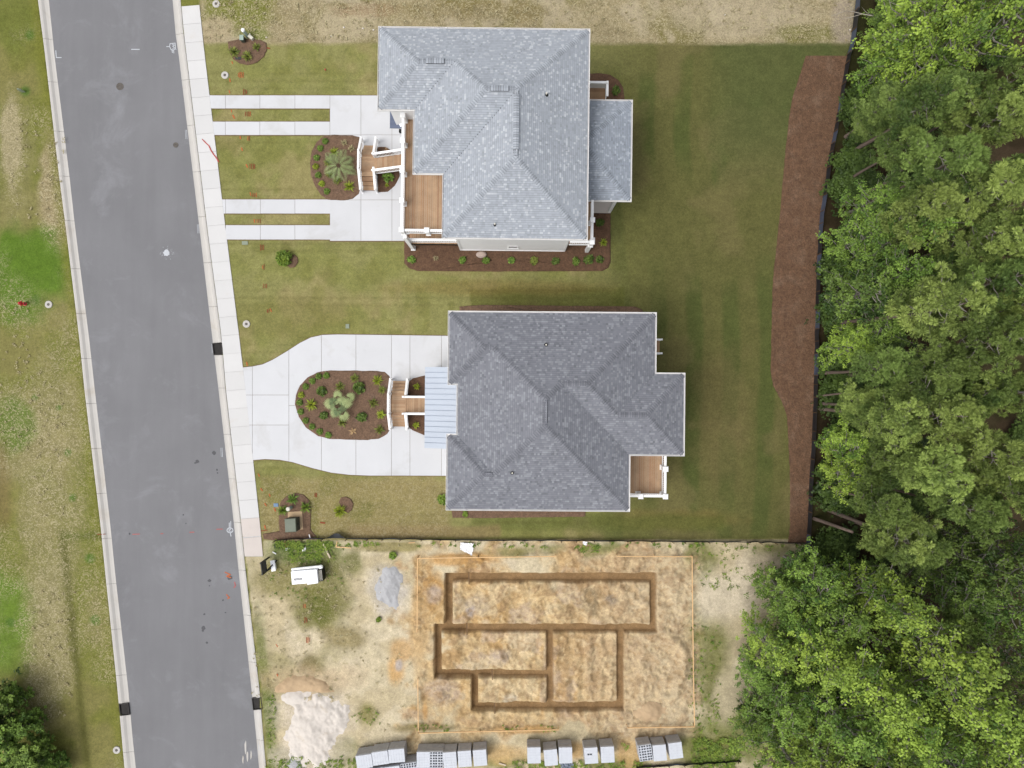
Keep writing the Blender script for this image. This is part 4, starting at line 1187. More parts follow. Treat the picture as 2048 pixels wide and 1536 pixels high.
for px, py in ((1219, 420), (1219, 345), (1219, 268)):
    x_, y_ = G(px, py); s = MB(); s.box(x_ - .12, x_ + .12, y_ - .12, y_ + .12, .0, ZW - .15); s.build('rear_column', MATS['white_paint'], HOUSE1, org=T1)
a = P(1141, 486, DZ); c = P(1184, 392, DZ)
b2 = balcony('corner_balcony', a.x, c.x, a.y, c.y, DZ)
boards(b2, T1, a.x, c.x, a.y, c.y, DZ, 'y')
s = MB(); s.box(a.x, c.x + .03, a.y - .03, a.y - .002, DZ - .3, DZ - .03); s.build('fascia', MATS['white_paint'], b2, org=T1)
xr = P(1186.5, 0, RT).x; yr = P(0, 481, RT).y
railing(HOUSE1, T1, (xr, P(0, 397, RT).y), (xr, yr), DZ, h=1.0, w=.17, name='corner_rail'); railing(HOUSE1, T1, (P(1142, 0, RT).x, yr), (xr, yr), DZ, h=1.0, w=.17, name='corner_rail')
for py in (437, 481): newel(HOUSE1, T1, (xr, P(0, py, RT + .1).y), DZ, RT + .1, .26, .36)
x_, y_ = G(1175, 500)
s = MB(); s.box(x_ - .13, x_ + .13, y_ - .13, y_ + .13, 0, DZ - .3); s.build('column', MATS['white_paint'], HOUSE1, org=T1)

# ---------------------------------------------------------------- dark grey roofed house
O2 = P(1110, 820, ZE); O2 = Vector((O2.x, O2.y, 0)); T2 = tuple(O2)
HOUSE2 = put(empty('house', O2, math.radians(-0.45)), 'house with dark grey shingle roof and pale metal porch roof', 'house', 'pair of new houses')
out_px = [(894.5, 623), (1312, 623), (1312, 743.5), (1370, 743.5), (1370, 910.5), (1261.5, 910.5), (1261.5, 1022.5), (893, 1022.5), (893, 869), (912.5, 869), (912.5, 772), (894.5, 772)]
outl = ccw([tuple(P(x, y, ZE)[:2]) for x, y in out_px])
rects2 = [rect_px(912.5, 1261.5, 623, 1022.5, ZE), rect_px(912.5, 1312, 623, 910.5, ZE), rect_px(1000, 1370, 743.5, 910.5, ZE), rect_px(894.5, 1080, 623, 772, ZE), rect_px(893, 1080, 869, 1022.5, ZE)]
rects2 = [(a + ins, b_ - ins, c_ + ins, d_ - ins) for a, b_, c_, d_ in rects2]
gutter(outl, ZE, HOUSE2, T2)
roof2 = hip_roof(rects2, outl, ZE, HOUSE2, T2, ((136, 138, 146), (157, 160, 167), (123, 125, 132)), 'shingle_dark', 9)
for px, py in ((1091, 690), (1025.5, 946)):
    p = P(px, py, ZE + .9); vent_pipe(roof2, T2, px, py, top_of(rects2, p.x, p.y) + .02)
def plan(px, py): q = P(px, py, ZE); return (q.x, q.y)
wp2 = inset(outl, 0.55)
W2 = walls(HOUSE2, T2, wp2, -0.05, ZE - .15)
xm, ym, xM, yM = min(p[0] for p in wp2), min(p[1] for p in wp2), max(p[0] for p in wp2), max(p[1] for p in wp2)
for t in (.2, .5, .75): windowp(W2, T2, xm + (plan(1261, 0)[0] - xm) * t, ym, 4.8, 6.3, .9, 'S'); windowp(W2, T2, xm + (plan(1261, 0)[0] - xm) * t, ym, 1.4, 3.0, .9, 'S')
for t in (.25, .6): windowp(W2, T2, xm + (plan(1312, 0)[0] - xm) * t, yM, 4.8, 6.3, .9, 'N')
for py in (690, 950): windowp(W2, T2, xm, plan(0, py)[1], 4.6, 6.2, 1.2, 'W')
for py in (790, 860): windowp(W2, T2, xM, plan(0, py)[1], 4.6, 6.2, .9, 'E')
# foundation bed strip is separate. Metal porch roof with standing seams
za, zb = 3.55, 4.35
c0, c1, c2, c3 = P(849.5, 898, za), P(849.5, 736, za), P(925, 736, zb), P(925, 898, zb)
c2.y = c1.y; c3.y = c0.y
s = MB(); s.face([q - Vector((0, 0, .02)) for q in (c0, c1, c2, c3)]); s.face([q - Vector((0, 0, .2)) for q in (c0, c1, c2, c3)])
for q0, q1 in ((c0, c1), (c1, c2), (c3, c0)): s.face([q0 - Vector((0, 0, .02)), q1 - Vector((0, 0, .02)), q1 - Vector((0, 0, .2)), q0 - Vector((0, 0, .2))])
pr = s.build('porch_roof', MATS['white_paint'], HOUSE2, org=T2)
NP_ = 15
for i in range(NP_):
    t0, t1 = i / NP_, (i + 1) / NP_
    A0, A1_, B0, B1_ = c0.lerp(c1, t0), c0.lerp(c1, t1), c3.lerp(c2, t0), c3.lerp(c2, t1)
    s = MB(); s.face([A0, A1_, B1_, B0])
    rp = s.build('roof_panel', MATS['metal_roof'], pr, org=T2)
    if i: s = MB(); s.beam(A0 + Vector((0, 0, .035)), B0 + Vector((0, 0, .035)), .03, .04); s.build('roof_seam', MATS['seam_metal'], pr, org=T2)
for py in (740, 795, 829, 892):
    x_ = c0.x + .35; y_ = P(0, py, za).y; s = MB(); s.box(x_ - .12, x_ + .12, y_ - .12, y_ + .12, 0, za - .1); s.build('porch_column', MATS['white_paint'], HOUSE2, org=T2)
# porch floor and front stair
LZ2 = 0.80
xw, xe = P(783, 0, LZ2).x, P(813, 0, LZ2).x; yn, ys_ = P(0, 791, LZ2).y, P(0, 830, LZ2).y
s = MB(); s.box(xw, xe, ys_, yn, LZ2 - .2, LZ2 - .032); land = s.build('landing', MATS['dark_wood'], HOUSE2, org=T2); boards(land, T2, xw, xe - .1, ys_, yn, LZ2, 'x', name='landing_board'); boards(land, T2, xe - .095, xe, ys_, yn, LZ2, 'y', name='edge_board')
for x_, y_ in ((xw + .06, ys_ + .06), (xw + .06, yn - .06), (xe - .06, ys_ + .06), (xe - .06, yn - .06)):
    s = MB(); s.box(x_ - .05, x_ + .05, y_ - .05, y_ + .05, 0, LZ2 - .03); s.build('landing_leg', MATS['dark_wood'], land, org=T2)
flight(HOUSE2, T2, xw, xe, G(0, 765)[1], yn, 0, LZ2, 4, 'y', 'north_flight'); flight(HOUSE2, T2, xw, xe, G(0, 854.5)[1], ys_, 0, LZ2, 4, 'y', 'south_flight')
xq = P(905, 0, LZ2).x
yA, yB = P(0, 797, LZ2).y, P(0, 827, LZ2).y
s = MB(); s.box(xe + .01, xq, yB, yA, LZ2 - .2, LZ2 - .032); wk = s.build('walkway', MATS['dark_wood'], HOUSE2, org=T2); boards(wk, T2, xe + .01, xq, yB, yA, LZ2, 'y', name='walkway_board')
for x_ in (xe + .6, xq - .5):
    for y_ in (yA - .1, yB + .1): s = MB(); s.box(x_ - .05, x_ + .05, y_ - .05, y_ + .05, 0, LZ2 - .03); s.build('walkway_leg', MATS['dark_wood'], wk, org=T2)
xl = xw - .09; yN, yS = G(0, 761)[1], G(0, 859)[1]
railing(HOUSE2, T2, (xl, yN), (xl, yn), 0, LZ2, name='stair_rail', **hr); railing(HOUSE2, T2, (xl, yn), (xl, ys_), LZ2, name='stair_rail', **hr); railing(HOUSE2, T2, (xl, yS), (xl, ys_), 0, LZ2, name='stair_rail', **hr)
xl2 = xe + .05
railing(HOUSE2, T2, (xl2, yN), (xl2, yn), 0, LZ2, name='stair_rail', **hr); railing(HOUSE2, T2, (xl2, yS), (xl2, ys_), 0, LZ2, name='stair_rail', **hr)
railing(HOUSE2, T2, (xe - .12, yA + .06), (xq, yA + .06), LZ2, name='walkway_rail', **hr); railing(HOUSE2, T2, (xe - .12, yB - .06), (xq, yB - .06), LZ2, name='walkway_rail', **hr)
for x_, y_, z_1 in ((xl, yN, 1), (xl, yn, 1.8), (xl, ys_, 1.8), (xl, yS, 1), (xl2, yN, 1), (xl2, yS, 1), (xe - .12, yA + .06, 1.8), (xe - .12, yB - .06, 1.8)):
    newel(HOUSE2, T2, (x_, y_), 0, z_1, .1, .15, 'newel_post')
# rear balcony
a = P(1240, 988, DZ); c = P(1329, 895, DZ)
bal = balcony('rear_balcony_dark', a.x, c.x, a.y, c.y, DZ); bal.name = 'rear_balcony'
boards(bal, T2, a.x, c.x, a.y, c.y, DZ, 'y')
s = MB(); s.box(c.x + .002, c.x + .03, a.y - .03, c.y, DZ - .3, DZ - .03); s.box(a.x, c.x, a.y - .03, a.y - .002, DZ - .3, DZ - .03); s.build('fascia', MATS['white_paint'], bal, org=T2)
xr = P(1331.5, 0, RT).x; yr = P(0, 990.5, RT).y
railing(HOUSE2, T2, (xr, P(0, 900, RT).y), (xr, yr), DZ, h=1.0, w=.17, name='balcony_rail'); railing(HOUSE2, T2, (P(1250, 0, RT).x, yr), (xr, yr), DZ, h=1.0, w=.17, name='balcony_rail')
for px, py in ((1332.5, 936.5), (1332.5, 991.5), (1283, 991.5)):
    q = P(px, py, RT + .12); newel(HOUSE2, T2, (q.x, q.y), DZ, RT + .12, .26, .37)
for px, py in ((1326, 985), (1326, 915)):
    q = P(px, py, DZ); s = MB(); s.box(q.x - .12, q.x + .12, q.y - .12, q.y + .12, 0, DZ - .3); s.build('column', MATS['white_paint'], HOUSE2, org=T2)
# rear steps on the east side
SZ = 1.6; x0 = wp2[0][0]
xw_ = plan(1312, 0)[0] - .55
xE = P(1318.5, 0, SZ).x
yA, yB = P(0, 679, SZ).y, P(0, 706, SZ).y
s = MB(); s.box(xw_, xE, yB, yA, SZ - .2, SZ - .032); rl_ = s.build('rear_landing', MATS['dark_wood'], HOUSE2, org=T2); boards(rl_, T2, xw_, xE, yB, yA, SZ, 'y', name='landing_board')
for y_ in (yA, yB):
    railing(HOUSE2, T2, (xw_, y_), (P(1324, 0, SZ + .9).x, y_), SZ, h=.95, w=.13, name='rear_rail')
    newel(HOUSE2, T2, (P(1322, 0, SZ + .9).x, y_), 0, SZ + .95, .1, .14, 'rear_post')
# ================================================================ FOLIAGE TEMPLATES
def tri_mesh(name, V, F, tone, m):
    """V (n,3), F (f,k) of one polygon size, tone per face"""
    me = bpy.data.meshes.new(name)
    V = np.asarray(V, np.float32); F = np.asarray(F, np.int32); kk = F.shape[1]
    me.vertices.add(len(V)); me.vertices.foreach_set('co', V.ravel())
    me.loops.add(F.size); me.loops.foreach_set('vertex_index', F.ravel())
    me.polygons.add(len(F)); me.polygons.foreach_set('loop_start', (np.arange(len(F)) * kk).astype(np.int32))
    me.update(calc_edges=True)
    at = me.attributes.new('tone', 'FLOAT', 'FACE'); at.data.foreach_set('value', np.asarray(tone, np.float32))
    me.materials.append(m)
    return me
def unit(rg, n):
    v = rg.normal(size=(n, 3)); return v / np.linalg.norm(v, axis=1, keepdims=True)
def needles(rg, C, rad, tone, n=38, w=0.05, upbias=0.35):
    """spiky tufts: thin triangles fanning out of each centre"""
    m = len(C)
    D = unit(rg, m * n); D[:, 2] += upbias; D /= np.linalg.norm(D, axis=1, keepdims=True)
    c = np.repeat(C, n, 0); r = np.repeat(rad, n) * rg.uniform(0.86, 1.06, m * n)
    side = np.cross(D, unit(rg, m * n)); side /= np.linalg.norm(side, axis=1, keepdims=True) + 1e-6
    a = c + D * r[:, None] * 0.10; tip = c + D * r[:, None]; mid = c + D * r[:, None] * 0.62
    ww = w * rg.uniform(0.7, 1.2, m * n)[:, None]
    V = np.stack([a, mid + side * ww, tip, mid - side * ww], 1).reshape(-1, 3)
    F = np.arange(len(V)).reshape(-1, 4)
    t = np.repeat(tone, n) + rg.uniform(-.14, .14, m * n)
    return V, F, np.clip(t, 0, 1)
def leaves(rg, C, spread, tone, n=28, size=0.15, flat=0.9):
    """kite shaped leaves scattered about each centre, mostly facing up"""
    m = len(C)
    off = unit(rg, m * n) * (rg.random(m * n) ** 0.45)[:, None] * np.repeat(spread, n)[:, None]
    off[:, 2] *= 0.55
    c = np.repeat(C, n, 0) + off
    N = unit(rg, m * n) * (1 - flat * .55) + np.array([0, 0, flat]) + off * 0.9 / np.repeat(spread, n)[:, None] * .5
    N /= np.linalg.norm(N, axis=1, keepdims=True)
    d = np.cross(N, unit(rg, m * n)); d /= np.linalg.norm(d, axis=1, keepdims=True) + 1e-6
    s = np.cross(N, d); L = (size * rg.uniform(.65, 1.25, m * n))[:, None]
    V = np.stack([c - d * L * .5, c + s * L * .34 + d * L * .05, c + d * L * .5, c - s * L * .34 + d * L * .05], 1).reshape(-1, 3)
    t = np.repeat(tone, n) + rg.uniform(-.2, .2, m * n)
    return V, np.arange(len(V)).reshape(-1, 4), np.clip(t, 0, 1)

def skeleton(rg, ht, crown_lo, R, nb, profile, rise, lean=0.3):
    """trunk polyline, branches (list of polylines), each with outward spread"""
    tp = [np.array([0, 0, 0.0])]
    dx, dy = rg.uniform(-lean, lean, 2)
    for i in range(1, 7):
        t = i / 6; tp.append(np.array([dx * t * t + rg.uniform(-.06, .06), dy * t * t + rg.uniform(-.06, .06), ht * t]))
    br = []
    lob = rg.uniform(0, 6.28, 3)
    for i in range(nb):
        t = (i + rg.random()) / nb
        z = crown_lo + (ht - crown_lo) * t
        az = i * 2.39996 + rg.uniform(-.4, .4)
        L = R * profile(t) * (0.72 + 0.22 * math.sin(2 * az + lob[0]) + 0.16 * math.sin(3 * az + lob[1])) * rg.uniform(.7, 1.2)
        tt = z / ht
        o = np.array([dx * tt * tt, dy * tt * tt, z])
        pts = [o]
        for j in range(1, 5):
            u = j / 4
            a2 = az + rg.uniform(-.12, .12)
            pts.append(o + np.array([math.cos(a2) * L * u, math.sin(a2) * L * u, rise * L * (u ** 1.6) + rg.uniform(-.05, .05)]))
        br.append(pts)
    return tp, br
def along(p, u):
    u = min(max(u, 0), 0.999) * (len(p) - 1); i = int(u); f = u - i
    return p[i] * (1 - f) + p[i + 1] * f

def tree_template(seed, kind):
    rg = np.random.default_rng(seed)
    if kind == 'pine':
        ht, R = 13.5, 2.7
        tp, br = skeleton(rg, ht, ht - 5.6, R, 30, lambda t: (0.55 + 0.75 * t) if t < .5 else (0.93 - 1.2 * (t - .5) ** 1.2 * 1.05), 0.28, .5)
        C = []; T = []; tw = []
        for b_ in br:
            tone = rg.uniform(.15, .85)
            for u in (.55, .8, 1.0):
                c = along(b_, u); C.append(c + rg.uniform(-.1, .1, 3)); T.append(tone)
            d = b_[-1] - b_[0]; sd = np.array([-d[1], d[0], 0]); sd /= np.linalg.norm(sd) + 1e-6
            for u in (.5, .68, .86):
                for s_ in (-1, 1):
                    if rg.random() < .82:
                        c0 = along(b_, u); l = rg.uniform(.3, .75) * (1.15 - .4 * u)
                        c1 = c0 + sd * s_ * l + d / np.linalg.norm(d) * l * .5 + np.array([0, 0, rg.uniform(.0, .25)])
                        C.append(c1); T.append(tone + rg.uniform(-.15, .15)); tw.append((c0, c1))
                        if rg.random() < .15: C.append((c0 + c1) / 2 + rg.uniform(-.1, .1, 3)); T.append(tone)
        for _ in range(8): C.append(np.array([tp[-1][0], tp[-1][1], ht]) + rg.normal(size=3) * [.35, .35, .3]); T.append(.7)
        C = np.array(C); T = np.clip(np.array(T), 0, 1)
        V, F, t = needles(rg, C, rg.uniform(.25, .40, len(C)), T, 72, .022, .55)
    else:
        big = kind == 'broad'
        ht, R = (8.0, 2.6) if big else (4.0, 2.0)
        lo = .22 if big else .08
        tp, br = skeleton(rg, ht, ht * lo, R, 44 if big else 30, lambda t: math.sin(math.pi * (0.2 + .74 * t)) ** .8 + .1, .42, .5)
        C = []; T = []; tw = []
        for b_ in br:
            tone = rg.uniform(.0, 1.0)
            for u in (.55, .78, 1.0): C.append(along(b_, u) + rg.uniform(-.15, .15, 3)); T.append(tone)
            for _ in range(4):
                c0 = along(b_, rg.uniform(.4, .98)); c1 = c0 + rg.normal(size=3) * [.42, .42, .25]
                C.append(c1); T.append(tone + rg.uniform(-.2, .2)); tw.append((c0, c1))
        for _ in range(10): C.append(np.array([tp[-1][0], tp[-1][1], ht]) + rg.normal(size=3) * [.4, .4, .3]); T.append(.6)
        C = np.array(C); C[:, 2] = np.maximum(C[:, 2], .12); T = np.clip(np.array(T), 0, 1)
        V, F, t = leaves(rg, C, rg.uniform(.24, .42, len(C)), T, 20, .17 if big else .26)
    crown = tri_mesh('crown_' + kind, V, F, t, MATS['leaf_mid'])
    b = MB(); r0 = .17 if kind == 'pine' else (.11 if kind == 'broad' else .05)
    b.tube(tp, [r0 * (1 - .8 * i / 6) for i in range(7)], 8)
    trunk = b.mesh('trunk_' + kind, MATS['bark'], True)
    b = MB()
    for p in br: b.tube(p, [.045, .036, .028, .02, .01] if kind == 'pine' else [.05, .042, .032, .022, .012], 4, False)
    for a, c in tw: b.tube([a, c], [.014, .006], 3, False)
    limbs = b.mesh('limbs_' + kind, MATS['bark_grey'], True)
    return crown, trunk, limbs, ht, R
TPL = {'pine': [tree_template(100 + i, 'pine') for i in range(6)], 'broad': [tree_template(200 + i, 'broad') for i in range(5)], 'bush': [tree_template(300 + i, 'bush') for i in range(4)]}

def tree(name, kind, px, py, zc, r, leafm, label, group, cat='tree', bark='bark'):
    """px,py: where the crown's middle shows; zc its height; r its radius in photo pixels"""
    crown, trunk, limbs, ht, R = TPL[kind][rnd.randrange(len(TPL[kind]))]
    lim = float(FX(max(0, min(py, 1130)))) + 16 if py < 1120 else 1500
    if px > 1600 and cat == 'tree': zc = max(3.0, min(zc, H * (1 - (lim - CX) / (px - CX))))
    if px > 1600 and cat == 'tree' and py < 1090 and not 540 < py < 620:
        px = max(px, float(FX(max(0, py))) + (26 + 1.0 * r if py < 480 else 16 + .95 * r))
    p = P(px, py, zc); wr = r * (H - zc) / H / PPM
    mid = {'pine': 11.2, 'broad': 5.0, 'bush': 2.2}[kind]
    sz = zc / mid; sx = wr / R * 1.02
    e = empty(name, (p.x, p.y, -0.05), rnd.uniform(0, 6.28)); e.scale = (sx, sx, sz)
    put(e, label, cat, group)
    link('crown', crown, e, mat=MATS[leafm]); link('trunk', trunk, e, mat=MATS[bark]); link('limbs', limbs, e)
    return e

# ================================================================ THE WOOD
pines = [(1770, 215, 9.5, 66, 'needle_mid'), (1868, 195, 12, 88, 'needle_mid'), (1995, 235, 12.5, 78, 'needle_light'), (1722, 262, 7.5, 52, 'needle_mid'), (1880, 335, 11.5, 84, 'needle_mid'), (1810, 290, 10, 62, 'needle_mid'),
         (1958, 395, 12.5, 84, 'needle_light'), (2035, 345, 13, 70, 'needle_mid'), (1850, 430, 11.5, 74, 'needle_light'), (1938, 485, 12, 74, 'needle_light'), (2015, 478, 13, 76, 'needle_light'), (1880, 622, 12.8, 96, 'needle_light'),
         (1985, 575, 12.5, 78, 'needle_mid'), (1765, 742, 9.5, 68, 'needle_mid'), (1850, 745, 11, 76, 'needle_mid'), (1722, 812, 8.5, 62, 'needle_light'), (1790, 830, 10.5, 74, 'needle_light'), (1880, 838, 11.5, 76, 'needle_light'),
         (1985, 690, 13, 80, 'needle_mid'), (2035, 780, 13, 74, 'needle_light'), (1945, 780, 11, 62, 'needle_mid'), (1785, 925, 10, 66, 'needle_mid'), (1868, 940, 11.5, 84, 'needle_light'), (1975, 915, 12.5, 84, 'needle_light'),
         (2035, 990, 13, 76, 'needle_light'), (1770, 1010, 9.5, 62, 'needle_mid'), (1790, 1072, 9.2, 86, 'needle_light'), (1850, 1100, 9, 60, 'needle_mid'), (1930, 1020, 11.5, 70, 'needle_mid'), (2030, 1490, 9.5, 74, 'needle_mid'),
         (1945, 1240, 6.5, 60, 'needle_mid'), (2040, 620, 13, 66, 'needle_light'), (2030, 160, 13, 60, 'needle_mid'), (1905, 545, 10.5, 54, 'needle_mid')]
broads = [(1830, 50, 9, 92, 'leaf_bright'), (1955, 95, 10, 88, 'leaf_bright'), (1765, 125, 6.5, 62, 'leaf_mid'), (2010, 20, 10, 70, 'leaf_mid'), (1905, 20, 9.5, 70, 'leaf_bright'), (1760, 20, 7, 52, 'leaf_mid'), (1745, 60, 5, 46, 'leaf_mid'), (1850, 130, 8, 58, 'leaf_bright'),
          (1715, 585, 5.5, 74, 'leaf_dark'), (1780, 560, 6.5, 56, 'leaf_mid'), (1795, 480, 8, 60, 'leaf_mid'), (1720, 480, 5, 62, 'leaf_mid'), (1745, 400, 4.5, 48, 'leaf_mid'), (1690, 690, 4, 50, 'leaf_bright'), (1745, 668, 5, 46, 'leaf_mid'),
          (1690, 885, 4, 48, 'leaf_bright'), (1700, 950, 4.5, 54, 'leaf_bright'), (1945, 1120, 8.5, 72, 'leaf_dark'), (2025, 1110, 9.5, 72, 'leaf_dark'), (1890, 1165, 7, 60, 'leaf_dark'), (1985, 1200, 8.5, 66, 'leaf_mid'), (2035, 1300, 9, 66, 'leaf_dark'),
          (1745, 1190, 8, 76, 'leaf_bright'), (1835, 1275, 9, 90, 'leaf_bright'), (1625, 1150, 5, 62, 'leaf_mid'), (1555, 1175, 3.8, 52, 'leaf_mid'), (1660, 1230, 6, 66, 'leaf_mid'), (1535, 1290, 4.2, 58, 'leaf_bright'), (1640, 1310, 7, 80, 'leaf_bright'),
          (1720, 1345, 8, 84, 'leaf_bright'), (1560, 1400, 5, 66, 'leaf_mid'), (1660, 1420, 7, 76, 'leaf_mid'), (1780, 1420, 8, 74, 'leaf_bright'), (1760, 1510, 8, 84, 'leaf_bright'), (1880, 1370, 9, 84, 'leaf_bright'), (1950, 1455, 9, 78, 'leaf_bright'),
          (1560, 1490, 5, 70, 'leaf_bright'), (1650, 1525, 6.5, 74, 'leaf_bright'), (1870, 1500, 8.5, 84, 'leaf_mid'), (1960, 1545, 8.5, 70, 'leaf_mid'), (2040, 1410, 9, 60, 'leaf_dark'), (1600, 1240, 4.5, 56, 'leaf_mid'), (1505, 1345, 3, 40, 'leaf_mid'), (1510, 1440, 3.2, 46, 'leaf_mid')]
ALLT = [('pine', *t) for t in pines] + [('broad', *t) for t in broads]
TONEW = {'needle_light': 'light green pine', 'needle_mid': 'deep green pine', 'leaf_bright': 'bright yellow-green leafy tree', 'leaf_mid': 'mid green leafy tree', 'leaf_dark': 'dark green leafy tree'}
bandn = ['top edge of the wood', 'light roofed house', 'gap between the houses', 'dark roofed house', 'corner of the silt fence', 'building lot trenches', 'bottom edge of the wood']
bande = [140, 470, 640, 1000, 1130, 1400, 9999]
count = {}
order = ['first', 'second', 'third', 'fourth', 'fifth', 'sixth', 'seventh', 'eighth', 'ninth', 'tenth', 'eleventh', 'twelfth']
for t in sorted(ALLT, key=lambda q: q[1]):
    kind, px, py, zc, r, lm = t
    bi = next(i for i, e_ in enumerate(bande) if py < e_)
    kx = (bi, lm); count[kx] = count.get(kx, 0) + 1
    lab = f"{order[count[kx] - 1]} {TONEW[lm]} from the lots, level with the {bandn[bi]}"
    tree('pine_tree' if kind == 'pine' else 'leafy_tree', kind, px, py, zc, r, lm, lab, 'trees of the wood', bark='bark' if kind == 'pine' else 'bark_grey')
# undergrowth fills the wood floor: nobody could count it
def merged_bushes(name, spots, m, label):
    Vs, Fs, Ts = [], [], []; n = 0
    for (x, y, s_, sz) in spots:
        crown = TPL['bush'][rnd.randrange(4)][0]
        nv = len(crown.vertices); v = np.empty(nv * 3, np.float32); crown.vertices.foreach_get('co', v); v = v.reshape(-1, 3)
        nf = len(crown.polygons); f = np.empty(nf * 4, np.int32); crown.loops.foreach_get('vertex_index', f); f = f.reshape(-1, 4)
        t = np.empty(nf, np.float32); crown.attributes['tone'].data.foreach_get('value', t)
        keep = np.random.default_rng(int(abs(x * 97 + y * 13)) + 1).random(nf) < .42
        a = rnd.uniform(0, 6.28); ca, sa = math.cos(a), math.sin(a)
        w = np.stack([x + (v[:, 0] * ca - v[:, 1] * sa) * s_, y + (v[:, 0] * sa + v[:, 1] * ca) * s_, v[:, 2] * sz], 1)
        Vs.append(w); Fs.append(f[keep] + n); Ts.append(np.clip(t[keep] * .6 + rnd.uniform(0, .4), 0, 1)); n += nv
    o = link(name, tri_mesh(name, np.concatenate(Vs), np.concatenate(Fs), np.concatenate(Ts), MATS[m]))
    return put(o, label, 'undergrowth', kind='stuff')
spots = []
for i in range(170):
    py = rnd.uniform(-150, 1700)
    fx_ = float(FX(min(py, 1130))) if py < 1130 else 1560
    px = fx_ + 22 + abs(rnd.gauss(0, 1)) * 150 if i % 7 else fx_ + rnd.uniform(18, 70)
    if px > 2060: continue
    x, y = G(px, py)
    spots.append((x, y, rnd.uniform(.45, .85), rnd.uniform(.3, .6)))
merged_bushes('undergrowth', spots, 'understory', 'low green undergrowth covering the floor of the wood')

# shrubs in the lower left corner
for i, (px, py, zc, r, lm, lab) in enumerate([(14, 1400, 1.6, 36, 'shrub_green', 'green roadside bush topmost in the lower corner thicket'), (50, 1446, 1.5, 30, 'leaf_mid', 'mid green roadside bush at the bulging outer edge of the corner thicket'),
        (12, 1470, 2.0, 42, 'leaf_mid', 'mid green roadside bush at the picture edge of the corner thicket'), (66, 1508, 1.7, 40, 'shrub_green', 'broad green roadside bush in the middle of the corner thicket'),
        (108, 1534, 1.2, 28, 'shrub_green', 'small green roadside bush nearest the street in the corner thicket'), (20, 1545, 2.1, 46, 'shrub_green', 'green roadside bush at the very corner of the thicket'), (-10, 1420, 2, 46, 'leaf_dark', 'dark roadside bush cut by the picture edge in the corner thicket')]):
    tree('roadside_bush', 'bush', px, py, zc, r, lm, lab, 'bushes in the lower corner', 'bush', 'bark_grey')

# dead branches and leaning bare stems at the wood's edge
def branch(px0, py0, px1, py1, z0, z1, r, lab, forks=3, m='twig_dead', name='dead_branch'):
    a = np.array(P(px0, py0, z0)); c = np.array(P(px1, py1, z1)); s = MB(); rg = np.random.default_rng(int(px0 * 7 + py0))
    pts = [a + (c - a) * t + rg.uniform(-.06, .06, 3) for t in np.linspace(0, 1, 6)]
    s.tube(pts, [r * (1 - .75 * i / 5) for i in range(6)], 6)
    o = s.build(name, MATS[m], smooth=True)
    for i in range(forks):
        p = pts[2 + i % 4]; d = (c - a); ang = rg.uniform(.5, .9) * (1 if i % 2 else -1); dd = np.array([d[0] * math.cos(ang) - d[1] * math.sin(ang), d[0] * math.sin(ang) + d[1] * math.cos(ang), d[2] + .2]) * rg.uniform(.25, .45)
        f = MB(); f.tube([p, p + dd * .5 + rg.uniform(-.05, .05, 3), p + dd], [r * .45, r * .3, r * .12], 5); f.build('twig', MATS[m], o, smooth=True)
    return put(o, lab, 'branch', 'bare branches at the edge of the wood')
branch(1782, 40, 1690, 22, 3.2, .6, .055, 'pale forked dead branch reaching over the top of the silt fence', 6)
branch(1722, 458, 1775, 350, .4, 5.0, .05, 'pale thin dead stem leaning beside the leaning pine trunk', 3)
branch(1705, 505, 1762, 468, .5, 3.0, .035, 'thin pale bare twig among the bushes below the leaning trunk', 3)
branch(1715, 148, 1750, 115, .2, 2.2, .035, 'short pale bare stick by the top of the mulch strip', 1)
branch(1650, 785, 1690, 792, .2, 1.0, .03, 'pale twiggy dead branch behind the fence beside yellow bushes', 4)
branch(1625, 1092, 1678, 1102, .3, 1.4, .035, 'thin pale fallen stick just past the fence corner', 1)
branch(1664, 900, 1690, 905, 3.2, 3.8, .045, 'short pale broken stem among bright bushes behind the fence', 0)
branch(1720, 917, 1738, 923, 3.2, 3.6, .045, 'second pale broken stem deeper among the bright bushes', 0)
def bare_trunk(px0, py0, px1, py1, z1, r, lab):
    s = MB(); a, c = P(px0, py0, 0), P(px1, py1, z1); s.tube([a, a.lerp(c, .5), c], [r, r * .85, r * .7], 9)
    return put(s.build('bare_trunk', MATS['bark'], smooth=True), lab, 'trunk', 'bare trunks at the edge of the wood')
bare_trunk(1680, 413, 1790, 357, 6.5, .13, 'bare grey trunk slanting out of bare soil beside the mulch strip')
bare_trunk(1660, 648, 1800, 632, 8.5, .17, 'long bare grey trunk level with the gap between the houses')
bare_trunk(1628, 1037, 1705, 1064, 5.2, .14, 'bare grey trunk just beyond the fence near its corner')
bare_trunk(1636, 792, 1690, 786, 4.0, .09, 'thin bare trunk behind the fence by the yellow bushes')

